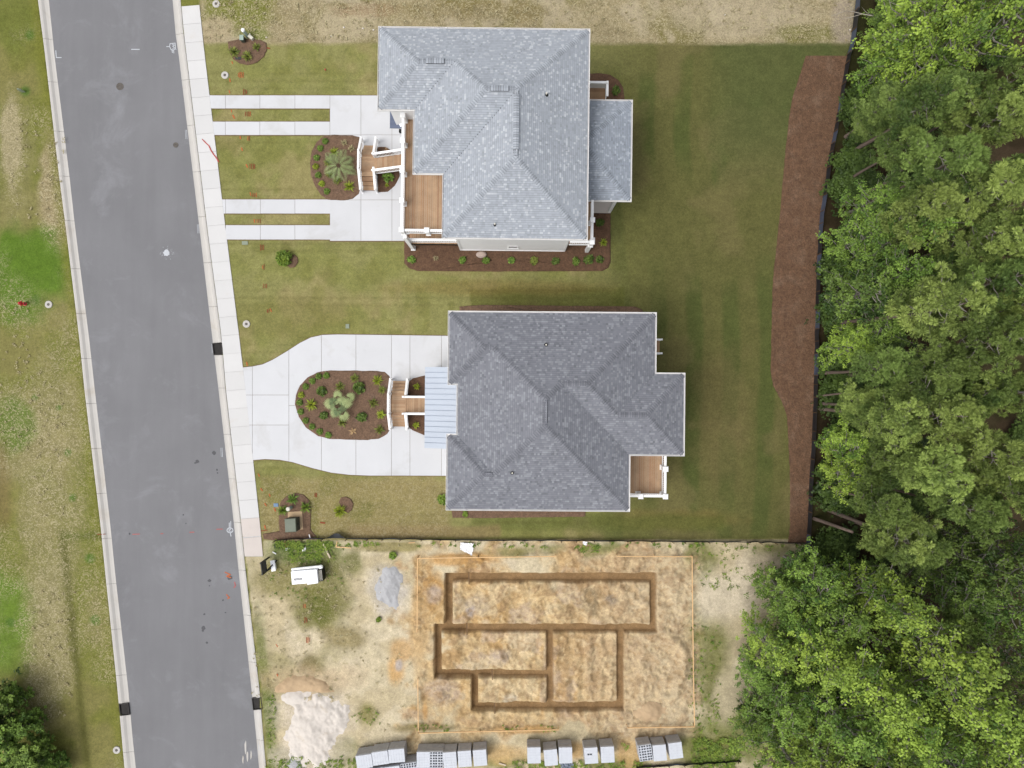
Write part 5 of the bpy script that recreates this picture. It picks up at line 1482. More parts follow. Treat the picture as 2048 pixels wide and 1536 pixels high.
# ================================================================ MULCH BEDS AND PLANTS
def bed(poly_px, name, label, m='mulch', h=0.07, z=0.0):
    n = len(poly_px); cx = sum(p[0] for p in poly_px) / n; cy = sum(p[1] for p in poly_px) / n
    # resample the outline
    pts = []
    for i in range(n):
        a, c = poly_px[i], poly_px[(i + 1) % n]; L = math.hypot(c[0] - a[0], c[1] - a[1]); k_ = max(1, int(L / 7))
        for j in range(k_): pts.append((a[0] + (c[0] - a[0]) * j / k_, a[1] + (c[1] - a[1]) * j / k_))
    b = MB(); rings = []
    for sc_, zz in ((1.0, z - .06), (1.0, z + .038), (.975, z + .05), (.93, z + .06), (.8, z + h), (.6, z + h + .01), (.4, z + h + .015), (.2, z + h + .015)):
        st = len(b.v)
        for (x, y) in pts:
            j = rnd.uniform(-.5, .5) if sc_ > .9 else rnd.uniform(-1, 1)
            gx_, gy_ = G(cx + (x - cx) * sc_ + j * .8, cy + (y - cy) * sc_ + j * .8); b.v.append((gx_, gy_, zz + (rnd.uniform(-.012, .012) if sc_ < 1 else 0)))
        rings.append(st)
    m_ = len(pts)
    for r0, r1_ in zip(rings[:-1], rings[1:]):
        for i in range(m_): b.f.append((r0 + i, r0 + (i + 1) % m_, r1_ + (i + 1) % m_, r1_ + i)); b.m.append(0); b.c.append(None)
    b.f.append(tuple(rings[-1] + i for i in range(m_))); b.m.append(0); b.c.append(None)
    return put(b.build(name, MATS[m], smooth=True), label, 'mulch bed', kind='structure')
bed([(721, 275), (705, 271), (670, 270), (648, 272), (633, 285), (624, 302), (620, 325), (622, 350), (630, 372), (642, 390), (656, 400), (690, 401), (706, 398), (718, 388), (722, 375), (728, 352), (728, 318), (724, 290)], 'island_bed_light_house', 'brown mulch bed with palms before the light roofed house')
bed([(754, 294), (770, 294), (780, 299), (796, 318), (800, 352), (790, 372), (776, 384), (756, 385)], 'stair_bed_light_house', 'small brown mulch bed beside the stair of the light roofed house', 'mulch_fresh')
bed([(590, 808), (592, 790), (600, 771), (614, 756), (634, 745), (656, 741), (700, 741), (755, 742), (770, 744), (779, 752), (782, 765), (784, 800), (784, 830), (781, 858), (775, 868), (758, 877), (735, 880), (690, 879), (660, 878), (636, 872), (612, 855), (598, 834)], 'island_bed_dark_house', 'rounded brown mulch island with a fan palm inside the looping driveway')
bed([(816, 765), (826, 757), (858, 749), (870, 750), (870, 797), (816, 797)], 'stair_bed_dark_house_north', 'triangular brown mulch bed above the stair walkway', 'mulch_fresh')
bed([(816, 828), (870, 828), (870, 874), (850, 871), (826, 861), (816, 853)], 'stair_bed_dark_house_south', 'triangular brown mulch bed below the stair walkway', 'mulch_fresh')
bed([(808, 470), (1221, 415), (1221, 525), (1216, 536), (1205, 542), (1000, 543), (835, 542), (818, 536), (809, 527)], 'side_bed_light_house', 'long brown mulch bed with shrubs along the side of the light roofed house', 'mulch_fresh')
bed([(1150, 148), (1200, 147), (1220, 150), (1236, 160), (1246, 175), (1249, 200), (1150, 205)], 'rear_bed_light_house', 'curved brown mulch bed behind the light roofed house', 'mulch_fresh')
bed([(456, 84), (480, 78), (520, 80), (533, 86), (534, 100), (528, 113), (514, 125), (496, 130), (480, 127), (466, 118), (458, 103)], 'pedestal_bed', 'round brown mulch bed around the utility pedestals')
bed([(560, 1072), (558, 1045), (557, 1020), (562, 1003), (575, 991), (592, 986), (608, 990), (619, 1001), (622, 1020), (621, 1045), (621, 1066), (600, 1074)], 'transformer_bed', 'rounded brown mulch bed around the green transformer')
bed([(526, 1068), (560, 1062), (620, 1058), (628, 1068), (640, 1078), (600, 1079), (545, 1080), (528, 1078)], 'fence_corner_mulch', 'brown mulch strip beside the end of the black fence')
bed([(570, 515), (576, 509), (588, 508), (595, 515), (596, 525), (590, 534), (580, 536), (572, 528)], 'tree_ring_mulch_light', 'small mulch ring on the lawn beside the light roofed house driveway')
bed([(678, 1004), (682, 995), (692, 993), (702, 998), (707, 1008), (704, 1020), (696, 1026), (684, 1022)], 'tree_ring_mulch_dark', 'small mulch ring on the lawn near the transformer')
bed([(919, 613), (960, 610), (1270, 613), (1285, 620), (1285, 660), (919, 660)], 'north_bed_dark_house', 'narrow brown mulch bed along the top side of the dark roofed house')
bed([(892, 960), (900, 990), (905, 1035), (960, 1036), (1170, 1033), (1175, 1000), (1000, 960)], 'south_bed_dark_house', 'narrow brown mulch bed along the lower side of the dark roofed house')
# long strip behind the lots
stripL = [(1612, 112), (1600, 150), (1585, 195), (1577, 245), (1571, 300), (1566, 360), (1560, 430), (1553, 495), (1546, 560), (1544, 620), (1543, 680), (1541, 740), (1546, 770), (1562, 800), (1574, 830), (1577, 880), (1580, 960), (1580, 1055), (1576, 1086)]
b = MB(); prev = None
for i in range(len(stripL) - 1):
    for t in np.linspace(0, 1, 6, endpoint=(i == len(stripL) - 2)):
        lx = stripL[i][0] + (stripL[i + 1][0] - stripL[i][0]) * t; ly = stripL[i][1] + (stripL[i + 1][1] - stripL[i][1]) * t
        rx_ = float(FX(ly)) + 1
        row = [(*G(lx + rnd.uniform(-.8, .8), ly), -.04), (*G(lx + rnd.uniform(-.8, .8), ly), .03)]
        for w_ in (.04, .12, .25, .4, .55, .7, .85, 1.0): row.append((*G(lx + (rx_ - lx) * w_, ly), .045 + rnd.uniform(-.012, .02)))
        if prev:
            for j in range(len(row) - 1): b.face([prev[j], row[j], row[j + 1], prev[j + 1]])
        prev = row
put(b.build('mulch_strip', MATS['mulch_red'], smooth=True), 'long reddish mulch strip between the back lawn and the silt fence', 'mulch bed', kind='structure')

# plant meshes, about one metre wide, sharing their data between copies
def ball_mesh(seed, m, n=60, size=.16, R=.5, hh=.8):
    rg = np.random.default_rng(seed); C = unit(rg, n); C[:, 2] = np.abs(C[:, 2]); C = C * (R * rg.uniform(.72, 1.0, n))[:, None]; C[:, 2] = C[:, 2] * hh + .1
    V, F, t = leaves(rg, C, np.full(n, .16), rg.uniform(.2, .9, n), 9, size, .6)
    return tri_mesh('ball_leaves', V, F, t, MATS[m])
def spike_mesh(seed, m, n=70, R=.5, w=.03, droop=.5, hh=.55):
    rg = np.random.default_rng(seed); V, F, T = [], [], []
    for i in range(n):
        az = rg.uniform(0, 6.28); el = rg.uniform(.15, 1.35); L = R * rg.uniform(.75, 1.15)
        d = np.array([math.cos(az) * math.cos(el), math.sin(az) * math.cos(el), math.sin(el) * hh / R * .9]); s = np.array([-math.sin(az), math.cos(az), 0]) * w
        p = [d * L * u + np.array([0, 0, -droop * L * (u ** 2) * .35 + .04]) for u in (.05, .45, .8, 1.0)]
        k_ = len(V); ww = (1, .95, .6, .1)
        for q, w_ in zip(p, ww): V += [q - s * w_, q + s * w_]
        tn = rg.uniform(.05, 1)
        for j in range(3): F.append((k_ + 2 * j, k_ + 2 * j + 1, k_ + 2 * j + 3, k_ + 2 * j + 2)); T.append(tn)
    return tri_mesh('blades', np.array(V), np.array(F), T, MATS[m])
def fan_palm_mesh(seed, m, n=12, R=1.25):
    rg = np.random.default_rng(seed); V, F, T = [], [], []
    for i in range(n):
        az = i * 2.4 + rg.uniform(-.3, .3); el = .25 + 1.0 * (i / n); L = R * (.78 - .42 * (i / n)) * rg.uniform(.85, 1.1)
        c = np.array([math.cos(az) * math.cos(el) * L, math.sin(az) * math.cos(el) * L, .35 + math.sin(el) * L * .9])
        fr = R * rg.uniform(.38, .5); tone = rg.choice([.1, .35, .6, .95])
        out = np.array([math.cos(az), math.sin(az), -.25 + .3 * math.sin(el)]); out /= np.linalg.norm(out); sd = np.array([-math.sin(az), math.cos(az), 0])
        k_ = len(V); V += [np.array([0, 0, .35]) - sd * .012, np.array([0, 0, .35]) + sd * .012, c + sd * .012, c - sd * .012]; F.append((k_, k_ + 1, k_ + 2, k_ + 3)); T.append(.4)
        ns = 17
        for j in range(ns):
            a = (j / (ns - 1) - .5) * 4.1; d = out * math.cos(a) + sd * math.sin(a); l = fr * (1 - .12 * abs(a)) * rg.uniform(.92, 1.06)
            perp = -out * math.sin(a) + sd * math.cos(a)
            mid = c + d * l * .6 + np.array([0, 0, .02 * (j % 2)]); tip = c + d * l + np.array([0, 0, -.14 * l])
            k_ = len(V); V += [c, mid + perp * .026 * R, tip, mid - perp * .026 * R]; F.append((k_, k_ + 1, k_ + 2, k_ + 3)); T.append(np.clip(tone + rg.uniform(-.2, .2), 0, 1))
    return tri_mesh('fan_fronds', np.array(V), np.array(F), T, MATS[m])
def feather_palm_mesh(seed, m, n=17, R=1.4):
    rg = np.random.default_rng(seed); V, F, T = [], [], []
    for i in range(n):
        az = i * 2.4 + rg.uniform(-.35, .35); L = R * rg.uniform(.75, 1.1); up = .9 - .75 * (1 - i / n)
        tone = rg.uniform(.1, .9); sd = np.array([-math.sin(az), math.cos(az), 0]); prev_ = None
        for u in np.linspace(.12, 1, 15):
            p = np.array([math.cos(az) * L * u, math.sin(az) * L * u, .45 + up * L * u * .8 - .75 * L * u * u * (.6 + .4 * up)])
            l = .30 * R * math.sin(math.pi * min(.96, u * .85 + .12)) + .05
            for s_ in (-1, 1):
                d = sd * s_ * .8 + np.array([math.cos(az), math.sin(az), 0]) * .6; d /= np.linalg.norm(d); q = np.cross(d, [0, 0, 1]) * .016
                k_ = len(V); V += [p, p + d * l * .5 + q + [0, 0, .03], p + d * l + [0, 0, -.06], p + d * l * .5 - q + [0, 0, .03]]; F.append((k_, k_ + 1, k_ + 2, k_ + 3)); T.append(np.clip(tone + rg.uniform(-.2, .2), 0, 1))
    return tri_mesh('feather_fronds', np.array(V), np.array(F), T, MATS[m])
def rosette_mesh(seed, m, n=26, R=.45):
    rg = np.random.default_rng(seed); V, F, T = [], [], []
    for i in range(n):
        az = i * 2.4 + rg.uniform(-.2, .2); el = .2 + .9 * i / n; L = R * (1.05 - .5 * i / n)
        d = np.array([math.cos(az) * math.cos(el), math.sin(az) * math.cos(el), math.sin(el)]); s = np.array([-math.sin(az), math.cos(az), 0]) * .07
        base_ = np.array([0, 0, .1 + .12 * i / n]); k_ = len(V); V += [base_, base_ + d * L * .6 + s + [0, 0, .03], base_ + d * L, base_ + d * L * .6 - s + [0, 0, .03]]; F.append((k_, k_ + 1, k_ + 2, k_ + 3)); T.append(rg.uniform(.1, 1))
    return tri_mesh('rosette_leaves', np.array(V), np.array(F), T, MATS[m])
PM = {'ball': [ball_mesh(i, 'shrub_green') for i in (1, 2, 3)], 'leafy': [ball_mesh(i, 'shrub_green', 34, .24, .45, .9) for i in (4, 5, 6)], 'spike': [spike_mesh(i, 'yucca') for i in (1, 2, 3)],
      'fan': [fan_palm_mesh(1, 'palm_grey')], 'feather': [feather_palm_mesh(2, 'palm_grey')], 'rosette': [rosette_mesh(i, 'shrub_lime') for i in (1, 2)], 'dead': [spike_mesh(7, 'dead_frond', 26, .5, .035, .6, .25)], 'lime': [spike_mesh(8, 'shrub_lime', 110, .5, .03, .35, .5)]}
stemb = MB(); stemb.tube([(0, 0, -.05), (.01, 0, .2), (0, .01, .38)], [.03, .024, .015], 6); STEM = stemb.mesh('stem', MATS['bark'], True)
def plant(kind, px, py, rpx, name, label, group=None, m=None, cat='shrub', z=.06):
    me_ = PM[kind][rnd.randrange(len(PM[kind]))]
    R = {'fan': 1.25, 'feather': 1.35}.get(kind, .52)
    s_ = rpx / PPM / R
    e = empty(name, P(px, py, z), rnd.uniform(0, 6.28)); e.scale = (s_, s_, s_ * rnd.uniform(.85, 1.1)); put(e, label, cat, group)
    link('foliage', me_, e, mat=MATS[m] if m else None); link('stem', STEM, e)
    return e
o_ = order
for i, (x, y) in enumerate(((651, 283), (641, 297), (634, 316), (632, 334), (637, 351), (644, 368), (654, 383))):
    plant('ball', x, y, 6.2, 'clipped_shrub', f'small round clipped shrub, {o_[i]} from the top along the rim of the light house bed', 'clipped shrubs around the palm bed', 'shrub_lime' if i in (3, 5) else None)
plant('feather', 680, 335, 35, 'feather_palm', 'large grey-green feathery palm in the bed before the light roofed house', cat='palm')
for x, y, r, m, lab in ((658, 325, 12, None, 'spiky yellow-green plant on the street side of the feathery palm'), (669, 305, 12, 'shrub_lime', 'lime spiky plant above the feathery palm'), (660, 348, 11, None, 'spiky green plant below left of the feathery palm'),
                        (676, 362, 11, 'yucca', 'spiky green plant just below the feathery palm'), (699, 374, 14, 'shrub_lime', 'large lime spiky plant low in the palm bed near the stair'), (689, 286, 9, 'straw', 'straw coloured dry plant at the top of the palm bed'), (703, 298, 9, 'straw', 'straw coloured dry plant beside the stair rail in the palm bed')):
    plant('spike', x, y, r, 'spiky_plant', lab, 'spiky plants in the palm bed', m, 'plant')
plant('leafy', 777, 354, 11, 'leafy_plant', 'dark leafy plant in the small bed beside the stair', None, None, 'plant'); plant('rosette', 774, 371, 6, 'yellow_plant', 'small yellow plant in the small bed beside the stair', None, None, 'plant'); plant('dead', 773, 299, 7, 'dry_plant', 'small dry brown plant under the upper stair rail', None, None, 'plant')
for i, (x, y) in enumerate(((653, 751), (638, 753), (625, 762), (612, 773), (603, 790), (600, 805), (602, 823), (612, 841), (625, 853), (640, 863), (657, 870))):
    plant('ball', x, y, 6.3, 'clipped_shrub', f'small round clipped shrub, {o_[i]} from the top around the driveway island rim', 'clipped shrubs around the driveway island', 'shrub_lime' if i in (4,) else None)
plant('fan', 682, 810, 32, 'fan_palm', 'broad pale green fan palm in the driveway island', cat='palm')
for kind, x, y, r, m, lab in (('spike', 710, 757, 12, None, 'upright spiky plant at the top of the driveway island'), ('spike', 680, 773, 12, None, 'spiky green plant just above the fan palm'), ('spike', 755, 761, 13, 'shrub_lime', 'lime spiky plant at the upper stair corner of the island'),
        ('spike', 765, 780, 11, None, 'dark spiky plant beside the stair rail in the island'), ('leafy', 719, 775, 12, 'leaf_dark', 'dim leafy shrub between the upper spiky plants of the island'), ('spike', 747, 806, 13, None, 'spiky plant at mid height between palm and stair rail'),
        ('spike', 624, 809, 15, 'shrub_lime', 'yellow-green spiky plant at the street end of the island'), ('leafy', 644, 782, 10, 'leaf_dark', 'dark leafy shrub up and left of the fan palm'), ('leafy', 648, 830, 9, 'leaf_dark', 'dark leafy shrub down and left of the fan palm'),
        ('spike', 685, 845, 12, None, 'spiky green plant just below the fan palm'), ('leafy', 724, 833, 11, 'leaf_dark', 'dim leafy shrub right below the middle of the island'), ('spike', 762, 829, 12, 'shrub_lime', 'lime spiky plant beside the lower half of the stair rail'),
        ('spike', 760, 859, 13, None, 'spiky plant at the lower stair corner of the island'), ('dead', 706, 862, 11, None, 'dead orange-brown spiky plant low in the island')):
    plant(kind, x, y, r, 'spiky_plant' if kind == 'spike' else ('dead_plant' if kind == 'dead' else 'leafy_shrub'), lab, 'plants inside the driveway island', m, 'plant')
plant('rosette', 834, 773, 10, 'rosette_plant', 'bright lime rosette plant in the bed above the stair walkway', 'lime rosettes by the walkway', None, 'plant'); plant('rosette', 832.5, 850, 10, 'rosette_plant', 'bright lime rosette plant in the bed below the stair walkway', 'lime rosettes by the walkway', None, 'plant')
for i, (x, y, r, m, kk) in enumerate(((823, 520, 8, 'leaf_mid', 'leafy'), (872, 517, 7, 'straw', 'spike'), (926, 521, 8, 'leaf_mid', 'leafy'), (972, 521, 8, 'leaf_mid', 'leafy'), (1023, 521, 7, 'leaf_mid', 'leafy'), (1067, 522, 9, 'yucca', 'leafy'), (1111, 523, 8, 'leaf_dark', 'leafy'), (1151, 523, 8, 'shrub_green', 'leafy'), (1177, 519, 10, 'leaf_dark', 'leafy'), (1199, 519, 8, 'leaf_dark', 'leafy'))):
    plant(kk, x, y, r, 'side_bed_shrub', f'{"dry straw coloured" if m == "straw" else "leafy green"} shrub, {o_[i]} from the driveway end of the long side bed', 'shrubs in the long side bed', m)
plant('leafy', 1200, 447, 9, 'side_bed_shrub', 'dim green shrub beside the rear corner railing of the light house', None, 'leaf_dark'); plant('spike', 1207, 485, 10, 'side_bed_shrub', 'yellow-green spiky shrub at the end corner of the side bed', None, 'shrub_lime')
plant('leafy', 1231, 182, 9, 'rear_bed_shrub', 'dark green shrub in the curved bed behind the light house', None, 'leaf_dark')
for x, y, r, m, lab in ((469, 105, 14, None, 'drooping spiky plant on the street side of the pedestal bed'), (496, 114, 14, None, 'spiky rosette plant low in the pedestal bed'), (514, 95, 11, None, 'spiky plant on the house side of the pedestal bed')):
    plant('spike', x, y, r, 'spiky_plant', lab, 'spiky plants in the pedestal bed', m, 'plant')
for x, y, r, m, lab in ((586, 998, 15, 'shrub_green', 'drooping dark spiky plant above the transformer'), (612, 1014, 15, 'weed', 'bright spiky plant on the house side of the transformer'), (566, 1020, 13, 'weed', 'spiky plant on the street side of the transformer')):
    plant('spike', x, y, r, 'spiky_plant', lab, 'spiky plants around the transformer', m, 'plant')
plant('lime', 681, 1021, 16, 'lime_grass_clump', 'bright lime tuft of ornamental grass beside a mulch ring', None, None, 'plant', .02)
plant('ball', 570, 517, 16, 'young_tree', 'young green tree on the lawn beside the light house driveway', None, 'weed', 'tree', .02)
plant('leafy', 884, 999, 11, 'corner_shrub', 'bright green shrub peeking out at the lower front corner of the dark house', None, 'weed'); plant('leafy', 931, 1028, 6, 'corner_shrub', 'small green shrub below the lower eave of the dark house', None, 'weed')
plant('leafy', 786, 1110, 8, 'weed_clump', 'dark green weed clump on the sand near the upper street-side batter rail', None, 'weed', 'weed', .0); plant('leafy', 757, 1238, 6, 'weed_clump', 'small bright weed on the pale sand below the gravel heap', None, 'weed', 'weed', .0)

# rank weeds growing on the lot edges: uncountable
def weeds(name, spots, m, label):
    rg = np.random.default_rng(5); V, F, T = [], [], []
    for (x, y, h_, n) in spots:
        tn = rg.uniform(.1, .9)
        for i in range(n):
            az = rg.uniform(0, 6.28); l = h_ * rg.uniform(.5, 1.1); bx_, by_ = x + rg.normal() * h_ * .35, y + rg.normal() * h_ * .35
            d = np.array([math.cos(az), math.sin(az)]); w = rg.uniform(.018, .04); s = np.array([-d[1], d[0]]) * w
            k_ = len(V); V += [(bx_, by_, 0), (bx_ + d[0] * l * .5 + s[0], by_ + d[1] * l * .5 + s[1], l * .6), (bx_ + d[0] * l, by_ + d[1] * l, l * .45), (bx_ + d[0] * l * .5 - s[0], by_ + d[1] * l * .5 - s[1], l * .6)]
            F.append((k_, k_ + 1, k_ + 2, k_ + 3)); T.append(min(1, max(0, tn + rg.uniform(-.3, .3))))
    return put(link(name, tri_mesh(name, np.array(V), np.array(F), T, MATS[m])), label, 'weeds', kind='stuff')
sp = []
def scat(x0, x1, y0, y1, n, h0, h1, k_=14):
    for _ in range(n):
        x, y = G(rnd.uniform(x0, x1), rnd.uniform(y0, y1)); sp.append((x, y, rnd.uniform(h0, h1), k_))
scat(553, 660, 1083, 1099, 95, .12, .34, 12); scat(575, 645, 1096, 1124, 62, .1, .28, 11); scat(660, 760, 1084, 1092, 25, .08, .2); scat(540, 690, 1095, 1200, 60, .06, .14, 8); scat(1385, 1480, 1478, 1540, 220, .1, .3); scat(536, 552, 1390, 1536, 40, .06, .18, 9)
scat(1000, 1300, 1522, 1540, 90, .1, .24); scat(1150, 1200, 1090, 1104, 22, .08, .2); scat(1375, 1440, 1250, 1470, 120, .06, .18, 9); scat(560, 720, 1512, 1540, 90, .08, .2); scat(830, 1100, 1083, 1094, 20, .07, .16); scat(700, 760, 1415, 1450, 22, .06, .16, 8); scat(1150, 1620, 1084, 1094, 40, .07, .18)
scat(1390, 1560, 1090, 1180, 70, .06, .2, 9); scat(830, 900, 1448, 1462, 16, .06, .14); scat(970, 1125, 1450, 1464, 20, .06, .14); scat(1240, 1300, 1480, 1500, 6, .1, .2)
weeds('weeds', sp, 'weed', 'rank green weeds along the edges of the building lot')
sp = []
scat(60, 150, 1180, 1440, 50, .10, .22, 8); scat(60, 130, 740, 1050, 45, .08, .2, 8); scat(20, 130, 240, 450, 50, .08, .2, 8); scat(405, 760, -20, 82, 160, .08, .2, 8); scat(760, 1700, -20, 84, 260, .08, .22, 8); scat(500, 700, 1120, 1400, 170, .07, .18, 8); scat(700, 830, 1090, 1500, 70, .06, .14, 7); scat(0, 60, 600, 900, 50, .08, .18, 8)
weeds('dry_grass', sp, 'straw', 'dry straw coloured grass wisps on the bare strips')
# ================================================================ SILT FENCE
def fence(name, pts, ht, label, lean, sag=None, step=46):
    # resample
    Q = []
    for i in range(len(pts) - 1):
        a, c = pts[i], pts[i + 1]; L = math.hypot(c[0] - a[0], c[1] - a[1]); n = max(1, int(L / 6))
        for j in range(n): Q.append((a[0] + (c[0] - a[0]) * j / n, a[1] + (c[1] - a[1]) * j / n))
    Q.append(pts[-1]); W_ = [Vector((*G(*q), 0)) for q in Q]
    e = empty(name, (W_[0].x, W_[0].y, 0)); put(e, label, 'fence', 'black silt fences around the lots'); org = (W_[0].x, W_[0].y, 0)
    span = max(3, int(step / 6)); i = 0; kidx = 0
    while i < len(W_) - 1:
        j = min(i + span + rnd.randrange(-2, 3), len(W_) - 1)
        if j - i < 2: j = min(i + 2, len(W_) - 1)
        top = []; low = []
        bulge = rnd.uniform(-.05, .14)
        for q in range(i, j + 1):
            t = (q - i) / max(1, j - i); d = (W_[min(q + 1, len(W_) - 1)] - W_[max(q - 1, 0)]).normalized(); nn = Vector((-d.y, d.x, 0)) * lean
            sg = sag(Q[q]) if sag else 0
            b_ = bulge * math.sin(math.pi * t) + rnd.uniform(-.012, .012)
            low.append((W_[q] - Vector((0, 0, .05)), W_[q] + nn * b_ * .8 + Vector((0, 0, ht * .33)), W_[q] + nn * (b_ + sg * .6 + .02) + Vector((0, 0, ht * .68 * (1 - .3 * min(1, abs(sg))))), W_[q] + nn * (.04 + b_ * .4 + sg) + Vector((0, 0, (ht - .08 * math.sin(math.pi * t)) * (1 - .55 * min(1, abs(sg)))))))
        for seg in (0,):
            s = MB()
            for a, c in zip(low[:-1], low[1:]):
                for h_ in range(3): s.face([a[h_], c[h_], c[h_ + 1], a[h_ + 1]])
            s.build('fabric', MATS['silt_fabric_lit' if rnd.random() < .42 else 'silt_fabric'], e, smooth=True, org=org)  # random spans take the painted lit colour
        p = W_[i]; d = (W_[min(i + 1, len(W_) - 1)] - W_[max(i - 1, 0)]).normalized(); nn = Vector((-d.y, d.x, 0)) * lean
        s = MB(); s.box(p.x + nn.x * -.05 - .02, p.x + nn.x * -.05 + .02, p.y + nn.y * -.05 - .02, p.y + nn.y * -.05 + .02, -.2, ht + .06); s.build('stake', MATS['dark_wood'], e, org=org)
        i = j; kidx += 1
    return e
fence('silt_fence', FENCE, .72, 'long black silt fence between the mulch strip and the wood', 1, step=30)
fence('silt_fence', [(551, 1080), (575, 1078), (600, 1077), (640, 1076.5), (700, 1076.5), (760, 1077), (850, 1078), (950, 1079.5), (1050, 1080), (1200, 1080.5), (1350, 1082), (1500, 1083.5), (1611, 1085)], .6,
      'low black silt fence between the lawn and the building lot', -1 * -1, lambda q: .42 * math.exp(-((q[0] - 676) / 15) ** 2) * 1.0, step=40)
fence('silt_fence', [(1272, 1533), (1300, 1531), (1330, 1529), (1380, 1527), (1420, 1524), (1480, 1520)], .4, 'short black silt fence at the bottom edge behind the block stacks', 1, step=40)

# ================================================================ BUILDING LOT
def block_layer_mesh(kind):
    """one layer of a cube of concrete blocks, 1.0 x 1.2 m: two stretchers and a half block per row"""
    b = MB()
    for r in range(6):
        y0 = -.6 + r * .2 + .002; y1 = y0 + .195; x = -.5
        flip = r % 2 == 1 and kind == 'mixed'
        for w_, cores in ((.2, 1), (.4, 2), (.4, 2)):
            x0, x1 = x + .002, x + w_ - .002; x += w_
            if kind == 'solid' or (kind == 'one' and not (r == 3 and abs(x0 + .3) < .05)): b.mat = 0; b.box(x0, x1, y0, y1, 0, .196)
            else:
                t = .034; cells = []; cw = (x1 - x0 - t * (cores + 1)) / cores
                b.box(x0, x1, y0, y0 + t, 0, .196); b.box(x0, x1, y1 - t, y1, 0, .196)
                for c_ in range(cores + 1): u = x0 + c_ * (cw + t); b.box(u, u + t, y0 + t, y1 - t, 0, .196)
                b.mat = 1; b.face([(x0 + t, y0 + t, .03), (x1 - t, y0 + t, .03), (x1 - t, y1 - t, .03), (x0 + t, y1 - t, .03)]); b.mat = 0  # dark sheet in the cores: shade of the holes put in as colour
    return b.mesh('block_layer', [MATS['block_grey'], MATS['iron_and_core_shade']])
BL = {k_: block_layer_mesh(k_) for k_ in ('solid', 'hollow', 'one')}
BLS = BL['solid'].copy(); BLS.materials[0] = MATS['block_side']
pb = MB()
for y in (-.5, 0, .5): pb.box(-.5, .5, y - .05, y + .05, 0, .09)
for i in range(5): pb.box(-.48 + i * .215, -.48 + i * .215 + .1, -.58, .58, .09, .11)
PAL = pb.mesh('pallet', MATS['pallet_wood'])
def cube(px, py, ang, kind, label, rot90=False, group='stacks of concrete blocks'):
    p = P(px, py, 1.2); e = empty('block_stack', (p.x, p.y, 0), math.radians(ang + (90 if rot90 else 0))); put(e, label, 'block stack', group)
    link('pallet', PAL, e)
    for i in range(6):
        top_ = i == 5
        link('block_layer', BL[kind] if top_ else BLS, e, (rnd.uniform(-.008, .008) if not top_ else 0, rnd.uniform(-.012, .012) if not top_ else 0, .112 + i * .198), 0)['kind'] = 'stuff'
for px, py, an, kd, rt, lab in ((729, 1522, 8, 'solid', True, 'first of three staggered block stacks, nearest the white sand pile'), (761, 1515, 8, 'solid', True, 'middle one of three staggered block stacks near the white sand pile'), (793.5, 1510.5, 5, 'solid', True, 'last of three staggered block stacks near the white sand pile'),
        (818.5, 1538, 8, 'hollow', True, 'hollow cored block stack half cut by the bottom edge'), (785, 1545, 8, 'solid', True, 'block stack cut by the bottom edge, just behind the three staggered ones'), (753, 1549, 8, 'solid', True, 'block stack cut by the bottom edge, behind the middle staggered one'),
        (847, 1518.5, 0, 'solid', False, 'solid topped block stack touching the hollow cored one'), (873, 1518, 0, 'hollow', False, 'hollow cored block stack with rows of dark holes in the long row'), (900, 1519, 4, 'solid', False, 'solid block stack next to the hollow cored one in the long row'),
        (929.5, 1516.5, 4, 'solid', False, 'solid block stack second from the bare end of the long row'), (960, 1514.5, 5, 'solid', False, 'solid block stack at the bare end of the long row'), (860, 1551, 1, 'solid', False, 'block stack mostly out of the picture below the hollow cored one'),
        (1068, 1509.5, 1, 'solid', False, 'first block stack of the group of three in the middle'), (1101.5, 1514, 5, 'solid', False, 'middle block stack of the group of three, set slightly back'), (1131, 1509.5, 1, 'solid', False, 'last block stack of the group of three, with plastic behind it'),
        (1182, 1510, 4, 'one', False, 'block stack with a single pair of dark holes'), (1215, 1508, 3, 'solid', False, 'block stack paired with the one showing two holes'),
        (1290.5, 1504.5, 8, 'hollow', False, 'hollow cored block stack at the wood end of the rows'), (1319, 1504.5, 5, 'solid', False, 'solid block stack beside the hollow one at the wood end'), (1351, 1500, 7, 'solid', False, 'last solid block stack nearest the wood')):
    cube(px, py, an, kd, lab, rt)

# batter boards round the foundation
def batter(pts, label, z=.45):
    e = empty('batter_board', P(*pts[0], 0)); org = tuple(e.location); put(e, label, 'batter board', 'timber batter boards around the trenches')
    for a, c in zip(pts[:-1], pts[1:]):
        A0, C0 = P(*a, z), P(*c, z); s = MB(); s.beam(A0, C0, .06, .09); s.build('rail', MATS['raw_wood'], e, org=org)
        L = (C0 - A0).length; n = max(1, int(L / 2.4))
        for i in range(n + 1):
            q = A0.lerp(C0, i / n); s = MB(); s.box(q.x - .022, q.x + .022, q.y + .027, q.y + .07, -.3, z + .06); s.build('stake', MATS['raw_wood'], e, org=org)
batter([(835.5, 1117), (957, 1115), (1112, 1113)], 'long timber batter rail along the top side of the trenches'); batter([(1235, 1113), (1384, 1113.5)], 'thin timber batter rail along the top, towards the wood'); batter([(1384.5, 1114), (1386, 1260), (1387, 1345), (1389.5, 1454)], 'timber batter rail along the wood side of the trenches')
batter([(1389, 1454), (1255, 1456)], 'short timber batter rail at the bottom near the wood'); batter([(836.5, 1467), (960, 1463.5), (1117, 1460)], 'timber batter rail along the bottom, above the block stacks'); batter([(835, 1117), (834, 1265)], 'timber batter rail on the street side, upper piece'); batter([(835.5, 1360), (836.5, 1467)], 'timber batter rail on the street side, lower piece')
